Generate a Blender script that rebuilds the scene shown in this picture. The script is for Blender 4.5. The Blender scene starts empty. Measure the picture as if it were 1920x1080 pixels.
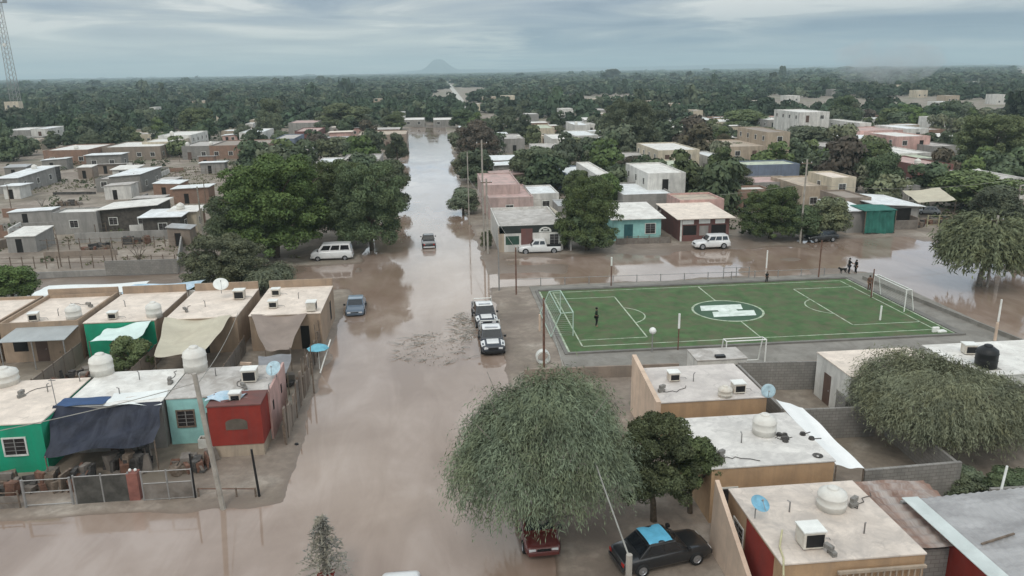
import bpy, math, random
import numpy as np
from mathutils import Vector, Matrix
random.seed(7); rng = np.random.default_rng(7)
PI = math.pi
S = bpy.context.scene
COL = S.collection
R = math.radians

# ------------------------------------------------------------------ camera
FPX, CAMH = 1450.0, 22.0
PITCH = math.atan(408 / FPX); YAW = R(5.5); ROLL = math.atan(0.0151)
fw = Vector((math.sin(YAW) * math.cos(PITCH), math.cos(YAW) * math.cos(PITCH), -math.sin(PITCH)))
r0 = fw.cross(Vector((0, 0, 1))).normalized(); u0 = r0.cross(fw)
rt = math.cos(ROLL) * r0 - math.sin(ROLL) * u0
up = math.sin(ROLL) * r0 + math.cos(ROLL) * u0
CP = Vector((0, 0, CAMH))
cam_d = bpy.data.cameras.new('camera'); cam = bpy.data.objects.new('camera', cam_d); COL.objects.link(cam)
m = Matrix((rt, up, -fw)).transposed().to_4x4(); m.translation = CP
cam.matrix_world = m
cam_d.sensor_width = 36; cam_d.lens = FPX / 1920 * 36; cam_d.clip_start = 0.5; cam_d.clip_end = 40000
S.camera = cam

def at(px, py, z=0.0):                     # a pixel of the 1920x1080 photo to the point at height z
    d = fw * FPX + rt * (px - 960) - up * (py - 540)
    t = (z - CAMH) / d.z
    return CP + d * t
def proj(v):
    d = Vector(v) - CP; k = FPX / d.dot(fw)
    return 960 + k * d.dot(rt), 540 - k * d.dot(up)

# ------------------------------------------------------------------ world
W = bpy.data.worlds.new('World'); S.world = W; W.use_nodes = True
nt = W.node_tree; nt.nodes.clear()
def N(t, nt_=None, **kw):
    n = (nt_ or nt).nodes.new(t)
    for k, v in kw.items(): setattr(n, k, v)
    return n
SUN_EL, SUN_ROT = 52, 200
sky = N('ShaderNodeTexSky', sky_type='NISHITA', sun_disc=False, sun_elevation=R(SUN_EL), sun_rotation=R(SUN_ROT), air_density=1.2, dust_density=2.0)
bg1 = N('ShaderNodeBackground'); bg1.inputs[1].default_value = 0.09
nt.links.new(sky.outputs[0], bg1.inputs[0])
tc = N('ShaderNodeTexCoord'); sep = N('ShaderNodeSeparateXYZ'); nt.links.new(tc.outputs['Generated'], sep.inputs[0])
def M(op, a, b=None, nt_=None, clamp=False):
    t_ = nt_ or nt
    n = N('ShaderNodeMath', t_, operation=op); n.use_clamp = clamp
    for i, v in enumerate((a, b)):
        if v is None: continue
        if isinstance(v, (int, float)): n.inputs[i].default_value = v
        else: t_.links.new(v, n.inputs[i])
    return n.outputs[0]
zz = M('MAXIMUM', sep.outputs[2], 0.0)
den = M('ADD', zz, 0.055)
cx = M('DIVIDE', sep.outputs[0], den); cy = M('DIVIDE', sep.outputs[1], den)
comb = N('ShaderNodeCombineXYZ'); nt.links.new(cx, comb.inputs[0]); nt.links.new(cy, comb.inputs[1])
def noiseN(vec, scale, detail, rough, dist=0.0, nt_=None):
    t_ = nt_ or nt
    n = N('ShaderNodeTexNoise', t_); n.inputs['Scale'].default_value = scale; n.inputs['Detail'].default_value = detail
    n.inputs['Roughness'].default_value = rough; n.inputs['Distortion'].default_value = dist
    t_.links.new(vec, n.inputs['Vector']); return n.outputs['Fac']
def ramp(fac, stops, nt_=None):
    t_ = nt_ or nt
    n = N('ShaderNodeValToRGB', t_); t_.links.new(fac, n.inputs[0]); e = n.color_ramp.elements
    while len(e) < len(stops): e.new(0.5)
    for q, (p_, c_) in zip(e, stops):
        q.position = p_; q.color = (*c_, 1) if len(c_) == 3 else c_
    return n.outputs[0]
def mixc(fac, a, b, nt_=None, mode='MIX'):
    t_ = nt_ or nt
    n = N('ShaderNodeMix', t_, data_type='RGBA', blend_type=mode)
    if isinstance(fac, (int, float)): n.inputs[0].default_value = fac
    else: t_.links.new(fac, n.inputs[0])
    for i, v in ((6, a), (7, b)):
        if isinstance(v, tuple): n.inputs[i].default_value = (*v, 1) if len(v) == 3 else v
        else: t_.links.new(v, n.inputs[i])
    return n.outputs[2]
f1 = noiseN(comb.outputs[0], 0.42, 6, 0.55, 0.6)
cl = ramp(f1, [(0.36, (.225, .30, .395)), (0.45, (.34, .41, .49)), (0.54, (.475, .53, .565)), (0.62, (.72, .745, .74))])
# height bands: low sky differs left (cream, bright) and right (slate blue)
lowf = ramp(zz, [(0.0, (1, 1, 1)), (0.035, (.9, .9, .9)), (0.075, (0, 0, 0))])
az = M('DIVIDE', sep.outputs[0], M('ADD', sep.outputs[1], 0.001))
azn = M('ADD', az, M('MULTIPLY', M('SUBTRACT', noiseN(comb.outputs[0], 1.3, 3, .5), 0.5), 0.35))
sidef = ramp(azn, [(0.05, (0, 0, 0)), (0.12, (1, 1, 1))])
lowc = mixc(sidef, (.68, .74, .71), (.165, .28, .38))
strk = noiseN(comb.outputs[0], 0.9, 4, 0.5, 0.2)
lowc2 = mixc(M('MULTIPLY', M('SUBTRACT', strk, 0.4), 1.2, clamp=True), lowc, (.40, .47, .49))
cl2 = mixc(M('MULTIPLY', lowf, 0.62), cl, lowc2)
hi = ramp(zz, [(0.0, (1, 1, 1)), (0.12, (1.0, 1.0, 1.0)), (0.5, (0.7, 0.7, 0.7)), (1.0, (1., 1., 1.))])
gain = M('ADD', 1.0, M('MULTIPLY', ramp(zz, [(0.085, (0, 0, 0)), (0.12, (1.15, 1.15, 1.15)), (0.3, (.8, .8, .8)), (0.75, (1, 1, 1))]), 1.35))
warm = mixc(ramp(zz, [(0.09, (0, 0, 0)), (0.4, (1, 1, 1))]), (1., 1., 1.), (1.06, .985, .90)); cl2 = mixc(1.0, cl2, warm, mode='MULTIPLY')
vm = N('ShaderNodeVectorMath', operation='SCALE'); nt.links.new(cl2, vm.inputs[0]); nt.links.new(gain, vm.inputs['Scale'])
bg2 = N('ShaderNodeBackground'); nt.links.new(vm.outputs[0], bg2.inputs[0]); bg2.inputs[1].default_value = 1.0
mx = N('ShaderNodeMixShader'); mx.inputs[0].default_value = 0.93
nt.links.new(bg1.outputs[0], mx.inputs[1]); nt.links.new(bg2.outputs[0], mx.inputs[2])
wo = N('ShaderNodeOutputWorld'); nt.links.new(mx.outputs[0], wo.inputs[0])

# ------------------------------------------------------------------ sun
sd = bpy.data.lights.new('sun', 'SUN'); sd.energy = 0.9; sd.angle = R(14); sd.color = (1, .95, .88)
sun = bpy.data.objects.new('sun', sd); COL.objects.link(sun)
a_ = R(SUN_ROT); sdir = Vector((math.sin(a_) * math.cos(R(SUN_EL)), math.cos(a_) * math.cos(R(SUN_EL)), math.sin(R(SUN_EL))))
sun.rotation_euler = sdir.to_track_quat('Z', 'Y').to_euler()
S.view_settings.view_transform = 'Standard'; S.view_settings.look = 'None'; S.view_settings.exposure = 0.1
S.view_settings.gamma = 1; S.view_settings.use_curve_mapping = False
S.cycles.volume_bounces = 0

# ------------------------------------------------------------------ materials
MATS = {}
def mat(name, col, rough=0.8, var=0.18, scale=1.5, stain=None, stain_amt=0.0, bump=0.0, metal=0.0, brick=None, wave=None, objvar=0.0, spec=0.3, ior=None, streak=False, coat=0.0, cracks=False):
    if name in MATS: return MATS[name]
    mt = bpy.data.materials.new(name); mt.use_nodes = True; t = mt.node_tree; t.nodes.clear()
    b = N('ShaderNodeBsdfPrincipled', t); o = N('ShaderNodeOutputMaterial', t); t.links.new(b.outputs[0], o.inputs[0])
    g = N('ShaderNodeNewGeometry', t); pos = g.outputs['Position']
    n1 = noiseN(pos, scale, 6, .6, 0.3, t)
    dk = tuple(c * (1 - var * 1.6) for c in col); lt = tuple(min(1, c * (1 + var)) for c in col)
    c = ramp(n1, [(0.3, dk), (0.7, lt)], t)
    if brick:
        br = N('ShaderNodeTexBrick', t)
        # pick the plane by the normal so that rows run level on every wall
        sp = N('ShaderNodeSeparateXYZ', t); t.links.new(pos, sp.inputs[0])
        sn = N('ShaderNodeSeparateXYZ', t); t.links.new(g.outputs['Normal'], sn.inputs[0])
        f = M('GREATER_THAN', M('ABSOLUTE', sn.outputs[0], None, t), 0.7, t)
        u = M('ADD', M('MULTIPLY', sp.outputs[0], M('SUBTRACT', 1.0, f, t), t), M('MULTIPLY', sp.outputs[1], f, t), t)
        cb = N('ShaderNodeCombineXYZ', t); t.links.new(u, cb.inputs[0]); t.links.new(sp.outputs[2], cb.inputs[1])
        t.links.new(cb.outputs[0], br.inputs['Vector']); br.inputs['Scale'].default_value = 1.0
        br.inputs['Brick Width'].default_value = brick[0]; br.inputs['Row Height'].default_value = brick[1]; br.inputs['Mortar Size'].default_value = brick[2]
        br.inputs['Color1'].default_value = (1, 1, 1, 1); br.inputs['Color2'].default_value = (.84, .84, .84, 1); br.inputs['Mortar'].default_value = (.62, .6, .57, 1)
        c = mixc(1.0, c, br.outputs['Color'], t, 'MULTIPLY')
    if stain:
        if streak:
            mp = N('ShaderNodeMapping', t); mp.inputs['Scale'].default_value = streak if isinstance(streak, tuple) else (1, 1, .15)
            t.links.new(pos, mp.inputs[0]); sv = mp.outputs[0]
        else: sv = pos
        n2 = noiseN(sv, scale * 0.55 + .3, 7, .68, 0.8, t)
        f = ramp(n2, [(0.44, (0, 0, 0)), (0.62, (1, 1, 1))], t)
        c = mixc(M('MULTIPLY', f, stain_amt, t), c, stain, t)
    if cracks:
        vz = N('ShaderNodeTexVoronoi', t, feature='DISTANCE_TO_EDGE'); vz.inputs['Scale'].default_value = .55
        vd = N('ShaderNodeVectorMath', t, operation='ADD'); t.links.new(pos, vd.inputs[0]); nz_ = N('ShaderNodeTexNoise', t); nz_.inputs['Scale'].default_value = 1.3; nz_.inputs['Detail'].default_value = 5; t.links.new(pos, nz_.inputs['Vector']); t.links.new(nz_.outputs['Color'], vd.inputs[1]); t.links.new(vd.outputs[0], vz.inputs['Vector'])
        cf = ramp(vz.outputs['Distance'], [(0.0, (1, 1, 1)), (0.03, (0, 0, 0))], t)
        gate = ramp(noiseN(pos, .9, 3, .5, 0, t), [(.48, (0, 0, 0)), (.6, (1, 1, 1))], t)
        c = mixc(M('MULTIPLY', M('MULTIPLY', cf, gate, t), .4, t), c, tuple(q * .45 for q in col), t)
        fine = noiseN(pos, 6, 5, .7, 0, t); c = mixc(M('MULTIPLY', ramp(fine, [(.5, (0, 0, 0)), (.7, (1, 1, 1))], t), .22, t), c, tuple(q * .6 for q in col), t)
    if objvar:
        oi = N('ShaderNodeObjectInfo', t)
        hsv = N('ShaderNodeHueSaturation', t); t.links.new(c, hsv.inputs['Color'])
        t.links.new(M('ADD', 1 - objvar, M('MULTIPLY', oi.outputs['Random'], 2 * objvar, t), t), hsv.inputs['Value'])
        r2 = M('FRACT', M('MULTIPLY', oi.outputs['Random'], 7.31, t), None, t)
        t.links.new(M('ADD', 0.5 - objvar * .07, M('MULTIPLY', r2, objvar * .14, t), t), hsv.inputs['Hue'])
        t.links.new(M('ADD', 0.8, M('MULTIPLY', r2, .35, t), t), hsv.inputs['Saturation'])
        c = hsv.outputs[0]
    t.links.new(c, b.inputs['Base Color'])
    b.inputs['Roughness'].default_value = rough; b.inputs['Metallic'].default_value = metal
    b.inputs['Specular IOR Level'].default_value = spec
    if ior: b.inputs['IOR'].default_value = ior
    if coat: b.inputs['Coat Weight'].default_value = coat
    if bump or wave:
        bp = N('ShaderNodeBump', t); bp.inputs['Strength'].default_value = 0.6
        if wave:
            wv = N('ShaderNodeTexWave', t, bands_direction=wave[0]); wv.inputs['Scale'].default_value = wave[1]; t.links.new(pos, wv.inputs['Vector'])
            t.links.new(wv.outputs['Fac'], bp.inputs['Height']); bp.inputs['Distance'].default_value = wave[2]
        else:
            n3 = noiseN(pos, scale * 9, 4, .6, 0, t); t.links.new(n3, bp.inputs['Height']); bp.inputs['Distance'].default_value = bump
        t.links.new(bp.outputs[0], b.inputs['Normal'])
    MATS[name] = mt; return mt
DIRT = (.20, .17, .14)
def wallm(name, col, amt=.6, **k): return mat(name, col, .88, .10, 1.1, tuple(c * .45 + .04 for c in col), amt, bump=.02, streak=True, **k)
def roofm(name, col, amt=.6, st=(.27, .24, .21)): return mat(name, col, .8, .12, .8, st, amt, bump=.01, cracks=True)
m_white = wallm('white_plaster', (.62, .60, .56)); m_cream = wallm('cream_plaster', (.55, .48, .37)); m_ochre = wallm('ochre_plaster', (.43, .285, .17), .4); m_dull = wallm('dull_ochre_plaster', (.36, .265, .19), .5)
m_tan = wallm('tan_plaster', (.42, .34, .26)); m_green = wallm('green_plaster', (.012, .30, .17), .3); m_cyan = wallm('aqua_plaster', (.30, .56, .53), .3)
m_red = wallm('red_plaster', (.25, .032, .022), .3); m_pink = wallm('pink_plaster', (.56, .36, .32)); m_grey = wallm('grey_plaster', (.30, .285, .265))
m_brick = wallm('red_brick', (.30, .19, .14), .5, brick=(.3, .1, .012)); m_block = wallm('grey_block', (.27, .255, .235), .5, brick=(.4, .2, .015)); m_brown = wallm('brown_adobe', (.26, .21, .17), .5)
m_dkred = wallm('dark_red_plaster', (.17, .075, .065)); m_blue = wallm('blue_plaster', (.17, .20, .26)); m_peach = wallm('peach_plaster', (.62, .47, .36), .3)
r_white = roofm('white_roof_coating', (.72, .70, .655), .42, (.42, .38, .34)); r_cream = roofm('cream_roof_coating', (.74, .64, .55), .45, (.50, .43, .37)); r_grey = roofm('grey_concrete_roof', (.50, .47, .44), .7)
r_tan = roofm('tan_roof', (.50, .41, .32)); r_brown = roofm('brown_roof', (.30, .25, .21)); r_pink = roofm('pink_roof', (.52, .36, .33)); r_bright = roofm('bright_white_sheet_roof', (.74, .76, .76), .25)
r_green = roofm('pale_green_roof', (.50, .55, .42)); r_dark = roofm('dark_sheet_roof', (.10, .09, .085))
m_zinc = mat('galvanised_sheet', (.42, .43, .43), .5, .1, .8, (.33, .24, .18), .3, metal=.25, wave=('X', 8, .02), streak=(1, .2, 1))
m_rust = mat('rusty_corrugated_sheet', (.27, .17, .13), .75, .25, .8, (.48, .44, .41), .8, wave=('X', 8, .02), streak=(1, .15, 1))
m_stained = mat('weathered_grey_sheet', (.40, .39, .385), .6, .1, .7, (.20, .19, .19), .6, metal=.1, streak=(.35, 1.2, 1))
m_glass = mat('window_glass', (.035, .03, .03), .12, .3, 2, spec=.6); m_cglass = mat('car_glass', (.012, .014, .017), .06, .2, 2, spec=.8)
m_dark = mat('black_opening', (.018, .016, .015), .9); m_frame = mat('white_painted_frame', (.62, .62, .58), .6); m_door = mat('brown_metal_door', (.11, .07, .055), .6, .1)
m_wood = mat('weathered_wood', (.17, .13, .10), .9, .3, 6); m_pole = mat('concrete_pole', (.36, .33, .29), .85, .15, 2, (.2, .17, .14), .4); m_steel = mat('grey_steel', (.30, .29, .28), .5, .15, 3, metal=.3)
m_rusty = mat('rusted_steel', (.16, .085, .06), .8, .3, 3); m_wpaint = mat('white_paint', (.74, .74, .70), .5, .08, 2); m_black = mat('black_plastic', (.014, .014, .015), .45, .1)
m_tank = mat('white_plastic_tank', (.66, .64, .59), .5, .06, 2, (.48, .44, .40), .3); m_cooler = mat('beige_cooler_case', (.62, .58, .51), .5, .08, 2, (.4, .3, .22), .5)
m_rubber = mat('tyre_rubber', (.02, .02, .02), .85); m_rim = mat('wheel_rim', (.35, .35, .36), .3, .05, metal=.7); m_chrome = mat('headlight_lens', (.6, .6, .6), .15, .05); m_tail = mat('red_tail_lens', (.35, .02, .015), .25, .05)
m_bark = mat('tree_bark', (.12, .095, .07), .95, .3, 5); m_greybark = mat('grey_bark', (.22, .20, .17), .95, .3, 5)
def leafm(name, col, ov=.28): 
    mt = mat(name, col, .75, .38, .8, (col[0] * 1.15 + .004, col[1] * 1.02, col[2] * .75), .4, objvar=ov, spec=.25)
    return mt
l_dark = leafm('dark_leaves', (.092, .118, .066)); l_green = leafm('green_leaves', (.108, .142, .058)); l_olive = leafm('olive_leaves', (.15, .165, .10), .18)
l_grey = leafm('grey_green_leaves', (.155, .19, .125), .15); l_brown = leafm('brownish_leaves', (.10, .085, .06)); l_lime = leafm('light_green_leaves', (.085, .13, .045), .15)
l_far = leafm('far_leaves', (.082, .108, .064), .30); l_pale = leafm('pale_green_leaves', (.15, .175, .11), .1); l_dead = leafm('dead_grey_fronds', (.29, .28, .25), .1)

# ------------------------------------------------------------------ mesh builder
class MB:
    def __init__(s): s.v = []; s.f = []; s.mi = []; s.k = 0
    def face(s, pts):
        n = len(s.v); s.v += [tuple(p) for p in pts]; s.f.append(tuple(range(n, n + len(pts)))); s.mi.append(s.k); return s
    def box(s, x0, x1, y0, y1, z0, z1):
        n = len(s.v)
        s.v += [(x0, y0, z0), (x1, y0, z0), (x1, y1, z0), (x0, y1, z0), (x0, y0, z1), (x1, y0, z1), (x1, y1, z1), (x0, y1, z1)]
        for q in ((0, 3, 2, 1), (4, 5, 6, 7), (0, 1, 5, 4), (1, 2, 6, 5), (2, 3, 7, 6), (3, 0, 4, 7)):
            s.f.append(tuple(n + i for i in q)); s.mi.append(s.k)
        return s
    def hexa(s, bot, top):
        n = len(s.v); k = len(bot); s.v += [tuple(p) for p in bot] + [tuple(p) for p in top]
        s.f.append(tuple(n + i for i in range(k))[::-1]); s.f.append(tuple(n + k + i for i in range(k))); s.mi += [s.k] * 2
        for i in range(k): s.f.append((n + i, n + (i + 1) % k, n + k + (i + 1) % k, n + k + i)); s.mi.append(s.k)
        return s
    def prism(s, poly, z0, z1): return s.hexa([(x, y, z0) for x, y in poly], [(x, y, z1) for x, y in poly])
    def tube(s, pts, rad, n=8, cap=True):
        pts = [Vector(p) for p in pts]
        if isinstance(rad, (int, float)): rad = [rad] * len(pts)
        b = len(s.v); prev = None
        for i, p in enumerate(pts):
            d = (pts[min(i + 1, len(pts) - 1)] - pts[max(i - 1, 0)]).normalized()
            if prev is None:
                a = d.orthogonal().normalized()
            else:
                a = (prev - d * prev.dot(d)).normalized()
            prev = a; c = d.cross(a)
            for j in range(n):
                t = 2 * PI * j / n; s.v.append(tuple(p + (a * math.cos(t) + c * math.sin(t)) * rad[i]))
        for i in range(len(pts) - 1):
            for j in range(n):
                s.f.append((b + i * n + j, b + i * n + (j + 1) % n, b + (i + 1) * n + (j + 1) % n, b + (i + 1) * n + j)); s.mi.append(s.k)
        if cap:
            s.f.append(tuple(b + j for j in range(n))[::-1]); s.f.append(tuple(b + (len(pts) - 1) * n + j for j in range(n))); s.mi += [s.k] * 2
        return s
    def lathe(s, prof, n=16, c=(0, 0, 0), axis='Z'):
        b = len(s.v)
        for r_, z in prof:
            for j in range(n):
                t = 2 * PI * j / n
                p = (r_ * math.cos(t), r_ * math.sin(t), z)
                if axis == 'Y': p = (p[0], p[2], p[1])
                s.v.append((p[0] + c[0], p[1] + c[1], p[2] + c[2]))
        for i in range(len(prof) - 1):
            for j in range(n):
                s.f.append((b + i * n + j, b + i * n + (j + 1) % n, b + (i + 1) * n + (j + 1) % n, b + (i + 1) * n + j)); s.mi.append(s.k)
        return s
    def grid(s, fn, nu, nv):
        b = len(s.v)
        for i in range(nu + 1):
            for j in range(nv + 1): s.v.append(tuple(fn(i / nu, j / nv)))
        for i in range(nu):
            for j in range(nv):
                a = b + i * (nv + 1) + j; s.f.append((a, a + nv + 1, a + nv + 2, a + 1)); s.mi.append(s.k)
        return s
    def mesh(s, name, mats, smooth=False):
        me = bpy.data.meshes.new(name); me.from_pydata(s.v, [], s.f)
        for x in (mats if isinstance(mats, (list, tuple)) else [mats]): me.materials.append(x)
        if isinstance(mats, (list, tuple)) and len(mats) > 1: me.polygons.foreach_set('material_index', s.mi)
        if smooth: me.polygons.foreach_set('use_smooth', [True] * len(me.polygons))
        me.update(); return me
    def build(s, name, mats, parent=None, smooth=False, loc=None, rz=0, bev=0, label=None):
        o = bpy.data.objects.new(name, s.mesh(name, mats, smooth)); COL.objects.link(o)
        if parent is not None: o.parent = parent
        if loc is not None: o.location = loc
        if rz: o.rotation_euler.z = rz
        if bev:
            q = o.modifiers.new('bevel', 'BEVEL'); q.width = bev; q.segments = 2; q.limit_method = 'ANGLE'
        if label: o['label'] = label
        return o
def tag(o, label=None, cat=None, group=None, kind=None):
    if label: o['label'] = label
    if cat: o['category'] = cat
    if group: o['group'] = group
    if kind: o['kind'] = kind
    return o
def thing(name, loc, rz, label, cat, group=None):
    o = bpy.data.objects.new(name, None); COL.objects.link(o); o.location = loc; o.rotation_euler.z = rz
    o.empty_display_size = .3
    return tag(o, label, cat, group)
def copy_tree(o, parent=None):
    c = o.copy(); COL.objects.link(c)
    if parent is not None: c.parent = parent
    for ch in [q for q in o.children]: copy_tree(ch, c)
    return c

# ------------------------------------------------------------------ ground, water, roads
def vnoise(x, y, s, seed):
    g = np.random.default_rng(seed).random((256, 256))
    x = x / s; y = y / s; xi = np.floor(x).astype(int); yi = np.floor(y).astype(int); fx = x - xi; fy = y - yi
    fx = fx * fx * (3 - 2 * fx); fy = fy * fy * (3 - 2 * fy)
    a = g[xi % 256, yi % 256]; b = g[(xi + 1) % 256, yi % 256]; c = g[xi % 256, (yi + 1) % 256]; d = g[(xi + 1) % 256, (yi + 1) % 256]
    return (a * (1 - fx) + b * fx) * (1 - fy) + (c * (1 - fx) + d * fx) * fy
def fb(x, y, s, seed): return vnoise(x, y, s, seed) * .55 + vnoise(x, y, s / 2.1, seed + 1) * .28 + vnoise(x, y, s / 4.7, seed + 2) * .17
def rectd(x, y, x0, x1, y0, y1):           # positive inside
    return np.minimum(np.minimum(x - x0, x1 - x), np.minimum(y - y0, y1 - y))
def ss(t): t = np.clip(t, 0, 1); return t * t * (3 - 2 * t)
WL = -0.12
def ground_h(x, y):
    n = (fb(x, y, 6, 3) - .5); n2 = (fb(x, y, 2.2, 9) - .5)
    h = n * .08 + n2 * .04
    e = n * 1.6 + n2 * 1.2
    lim = np.clip(1 - np.maximum(0, y - 120) / 400, .0, 1)
    main = rectd(x, y, -9.6 - .0 * y, 5.3, -80, 330) + e
    h = h * (1 - ss(main / 1.2)) + (-.40) * ss(main / 1.2)
    fr = rectd(x, y, -90, -7, -60, 38.2) + e * .5
    h = np.minimum(h, -.38 * ss(fr / 1.0) + .02)
    # crossing street: pools among mud banks
    cr = rectd(x, y, -10, 96, 78.3, 97) + e
    bed = -.13 - .20 * ss((y - 77) / 3) * ss((93.5 - y) / 5) * ss((fb(x, y, 13, 21) - .33) * 4.5) + n * .22 + ss((y - 90) / 5) * .1
    h = np.where(cr > 0, h * (1 - ss(cr / 1.2)) + np.minimum(h, bed) * ss(cr / 1.2), h)
    cl_ = rectd(x, y, -90, -9, 80, 92) + e
    h = np.where((cl_ > 0), h * (1 - ss(cl_)) + (-.09 + n * .16 - .12 * ss((x + 22) / 12)) * ss(cl_), h)
    si = rectd(x, y, 46.5, 63, 36, 96) + e
    h = np.where(si > 0, np.minimum(h, -.36 * ss(si / 1.5) + .03 + n * .15), h)
    return h
def axis(segs):
    out = []
    for a, b, st in segs: out += list(np.arange(a, b, st))
    return out
xs = [-9500, -6000, -4000, -2500, -1500, -900, -600, -400, -300, -220, -160, -120] + axis([(-95, -30, 1.2), (-30, 20, .5), (20, 66, .6), (66, 100, 1.4)]) + [110, 140, 180, 240, 320, 420, 600, 900, 1500, 2500, 4000, 6000, 9500]
ys = [-400, -200, -80, -40, -10] + axis([(0, 26, 1.5), (26, 98, .5), (98, 130, 1.0), (130, 330, 2.5)]) + [345, 370, 400, 450, 520, 620, 760, 950, 1200, 1600, 2200, 3000, 4000, 5500, 7500, 9500]
X, Y = np.meshgrid(np.array(xs), np.array(ys), indexing='ij')
Z = ground_h(X, Y) * np.clip(1 - np.maximum(0, np.abs(X) - 95) / 30, 0, 1)
nx, ny = X.shape
def grid_mesh(name, X, Y, Z, mts):
    nx, ny = X.shape
    me = bpy.data.meshes.new(name); co = np.stack([X, Y, Z], -1).reshape(-1, 3)
    idx = np.arange(nx * ny).reshape(nx, ny)
    q = np.stack([idx[:-1, :-1], idx[1:, :-1], idx[1:, 1:], idx[:-1, 1:]], -1).reshape(-1, 4)
    set_mesh(me, co, q); me.materials.append(mts)
    me.polygons.foreach_set('use_smooth', [True] * len(me.polygons)); return me
def set_mesh(me, co, q):
    me.vertices.add(len(co)); me.vertices.foreach_set('co', co.astype(np.float32).ravel())
    me.loops.add(q.size); me.loops.foreach_set('vertex_index', q.astype(np.int32).ravel())
    me.polygons.add(len(q)); me.polygons.foreach_set('loop_start', np.arange(0, q.size, q.shape[1], dtype=np.int32))
    me.update(calc_edges=True); me.validate()
# ground material: dirt, wet where low, patchy grass on the left lots and far plain
gm = bpy.data.materials.new('earth'); gm.use_nodes = True; t = gm.node_tree; t.nodes.clear()
b = N('ShaderNodeBsdfPrincipled', t); o = N('ShaderNodeOutputMaterial', t); t.links.new(b.outputs[0], o.inputs[0])
g = N('ShaderNodeNewGeometry', t); pos = g.outputs['Position']; sp = N('ShaderNodeSeparateXYZ', t); t.links.new(pos, sp.inputs[0])
n1 = noiseN(pos, .22, 8, .62, .5, t); n2 = noiseN(pos, 1.7, 6, .65, .3, t)
c = ramp(n1, [(.34, (.165, .13, .105)), (.5, (.255, .208, .168)), (.64, (.36, .31, .26))], t)
c = mixc(M('MULTIPLY', ramp(n2, [(.4, (0, 0, 0)), (.65, (1, 1, 1))], t), .55, t), c, (.15, .122, .098), t)
ng = noiseN(pos, .055, 5, .6, .4, t)
gf = M('MULTIPLY', ramp(ng, [(.48, (0, 0, 0)), (.6, (1, 1, 1))], t), .6, t)
far = ramp(M('DIVIDE', sp.outputs[1], 3000.0, t), [(.045, (0, 0, 0)), (.10, (1, 1, 1))], t)
c = mixc(M('MULTIPLY', gf, M('ADD', .22, M('MULTIPLY', far, .7, t), t), t), c, (.115, .13, .065), t)
c = mixc(ramp(M('DIVIDE', sp.outputs[1], 9000.0, t), [(.25, (0, 0, 0)), (.4, (1, 1, 1))], t), c, (.15, .155, .115), t)
wet = ramp(M('ADD', M('MULTIPLY', sp.outputs[2], -6.0, t), M('MULTIPLY', n2, .25, t), t), [(.15, (0, 0, 0)), (.75, (1, 1, 1))], t)
c = mixc(wet, c, (.165, .122, .092), t)
t.links.new(c, b.inputs['Base Color']); t.links.new(M('SUBTRACT', .92, M('MULTIPLY', wet, .5, t), t), b.inputs['Roughness'])
bp = N('ShaderNodeBump', t); bp.inputs['Strength'].default_value = .7; bp.inputs['Distance'].default_value = .05; t.links.new(noiseN(pos, 4, 6, .65, 0, t), bp.inputs['Height']); t.links.new(bp.outputs[0], b.inputs['Normal'])
go = bpy.data.objects.new('ground', grid_mesh('ground', X, Y, Z, gm)); COL.objects.link(go); tag(go, kind='structure', label='wet brown dirt ground of the town and the plain beyond')
# water
wm = bpy.data.materials.new('muddy_water'); wm.use_nodes = True; t = wm.node_tree; t.nodes.clear()
b = N('ShaderNodeBsdfPrincipled', t); o = N('ShaderNodeOutputMaterial', t); t.links.new(b.outputs[0], o.inputs[0])
g = N('ShaderNodeNewGeometry', t); pos = g.outputs['Position']
mpw = N('ShaderNodeMapping', t); mpw.inputs['Scale'].default_value = (1, .28, 1); t.links.new(pos, mpw.inputs[0])
n1 = noiseN(pos, .10, 5, .55, .5, t); ns_ = noiseN(mpw.outputs[0], .45, 6, .6, .6, t)
c = ramp(M('ADD', M('MULTIPLY', n1, .6, t), M('MULTIPLY', ns_, .4, t), t), [(.38, (.215, .150, .112)), (.52, (.28, .208, .165)), (.62, (.345, .27, .225))], t)
t.links.new(c, b.inputs['Base Color']); b.inputs['IOR'].default_value = 1.62; b.inputs['Specular IOR Level'].default_value = .5
t.links.new(ramp(M('ADD', M('MULTIPLY', noiseN(pos, .16, 3, .5, .8, t), .5, t), M('MULTIPLY', ns_, .5, t), t), [(.42, (.025,) * 3), (.62, (.14,) * 3)], t), b.inputs['Roughness'])
bp = N('ShaderNodeBump', t); bp.inputs['Strength'].default_value = .15; bp.inputs['Distance'].default_value = .01
mp = N('ShaderNodeMapping', t); mp.inputs['Scale'].default_value = (1, .5, 1); t.links.new(pos, mp.inputs[0])
t.links.new(noiseN(mp.outputs[0], 1.6, 3, .5, .4, t), bp.inputs['Height']); t.links.new(bp.outputs[0], b.inputs['Normal'])
wo_ = MB().face([(-94, -60, WL), (110, -60, WL), (110, 325, WL), (-94, 325, WL)]).build('water', wm); tag(wo_, kind='structure', label='muddy brown floodwater filling the streets')
# far dirt road beyond the street end
m_road = mat('pale_dirt_road', (.46, .44, .40), .9, .1, .3)
rp = [at(884, 214), at(870, 196), at(856, 177), at(846, 164), at(839, 153)]
q = MB()
for i in range(len(rp) - 1):
    a, c_ = rp[i], rp[i + 1]; wa = 1.8 + i * .35; wb = 1.8 + (i + 1) * .35
    q.face([(a.x - wa, a.y, .05), (a.x + wa, a.y, .05), (c_.x + wb, c_.y, .05), (c_.x - wb, c_.y, .05)])
ro = q.build('road', m_road); tag(ro, kind='structure', label='pale dirt road running off through the distant trees')
FARROAD = rp
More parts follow.
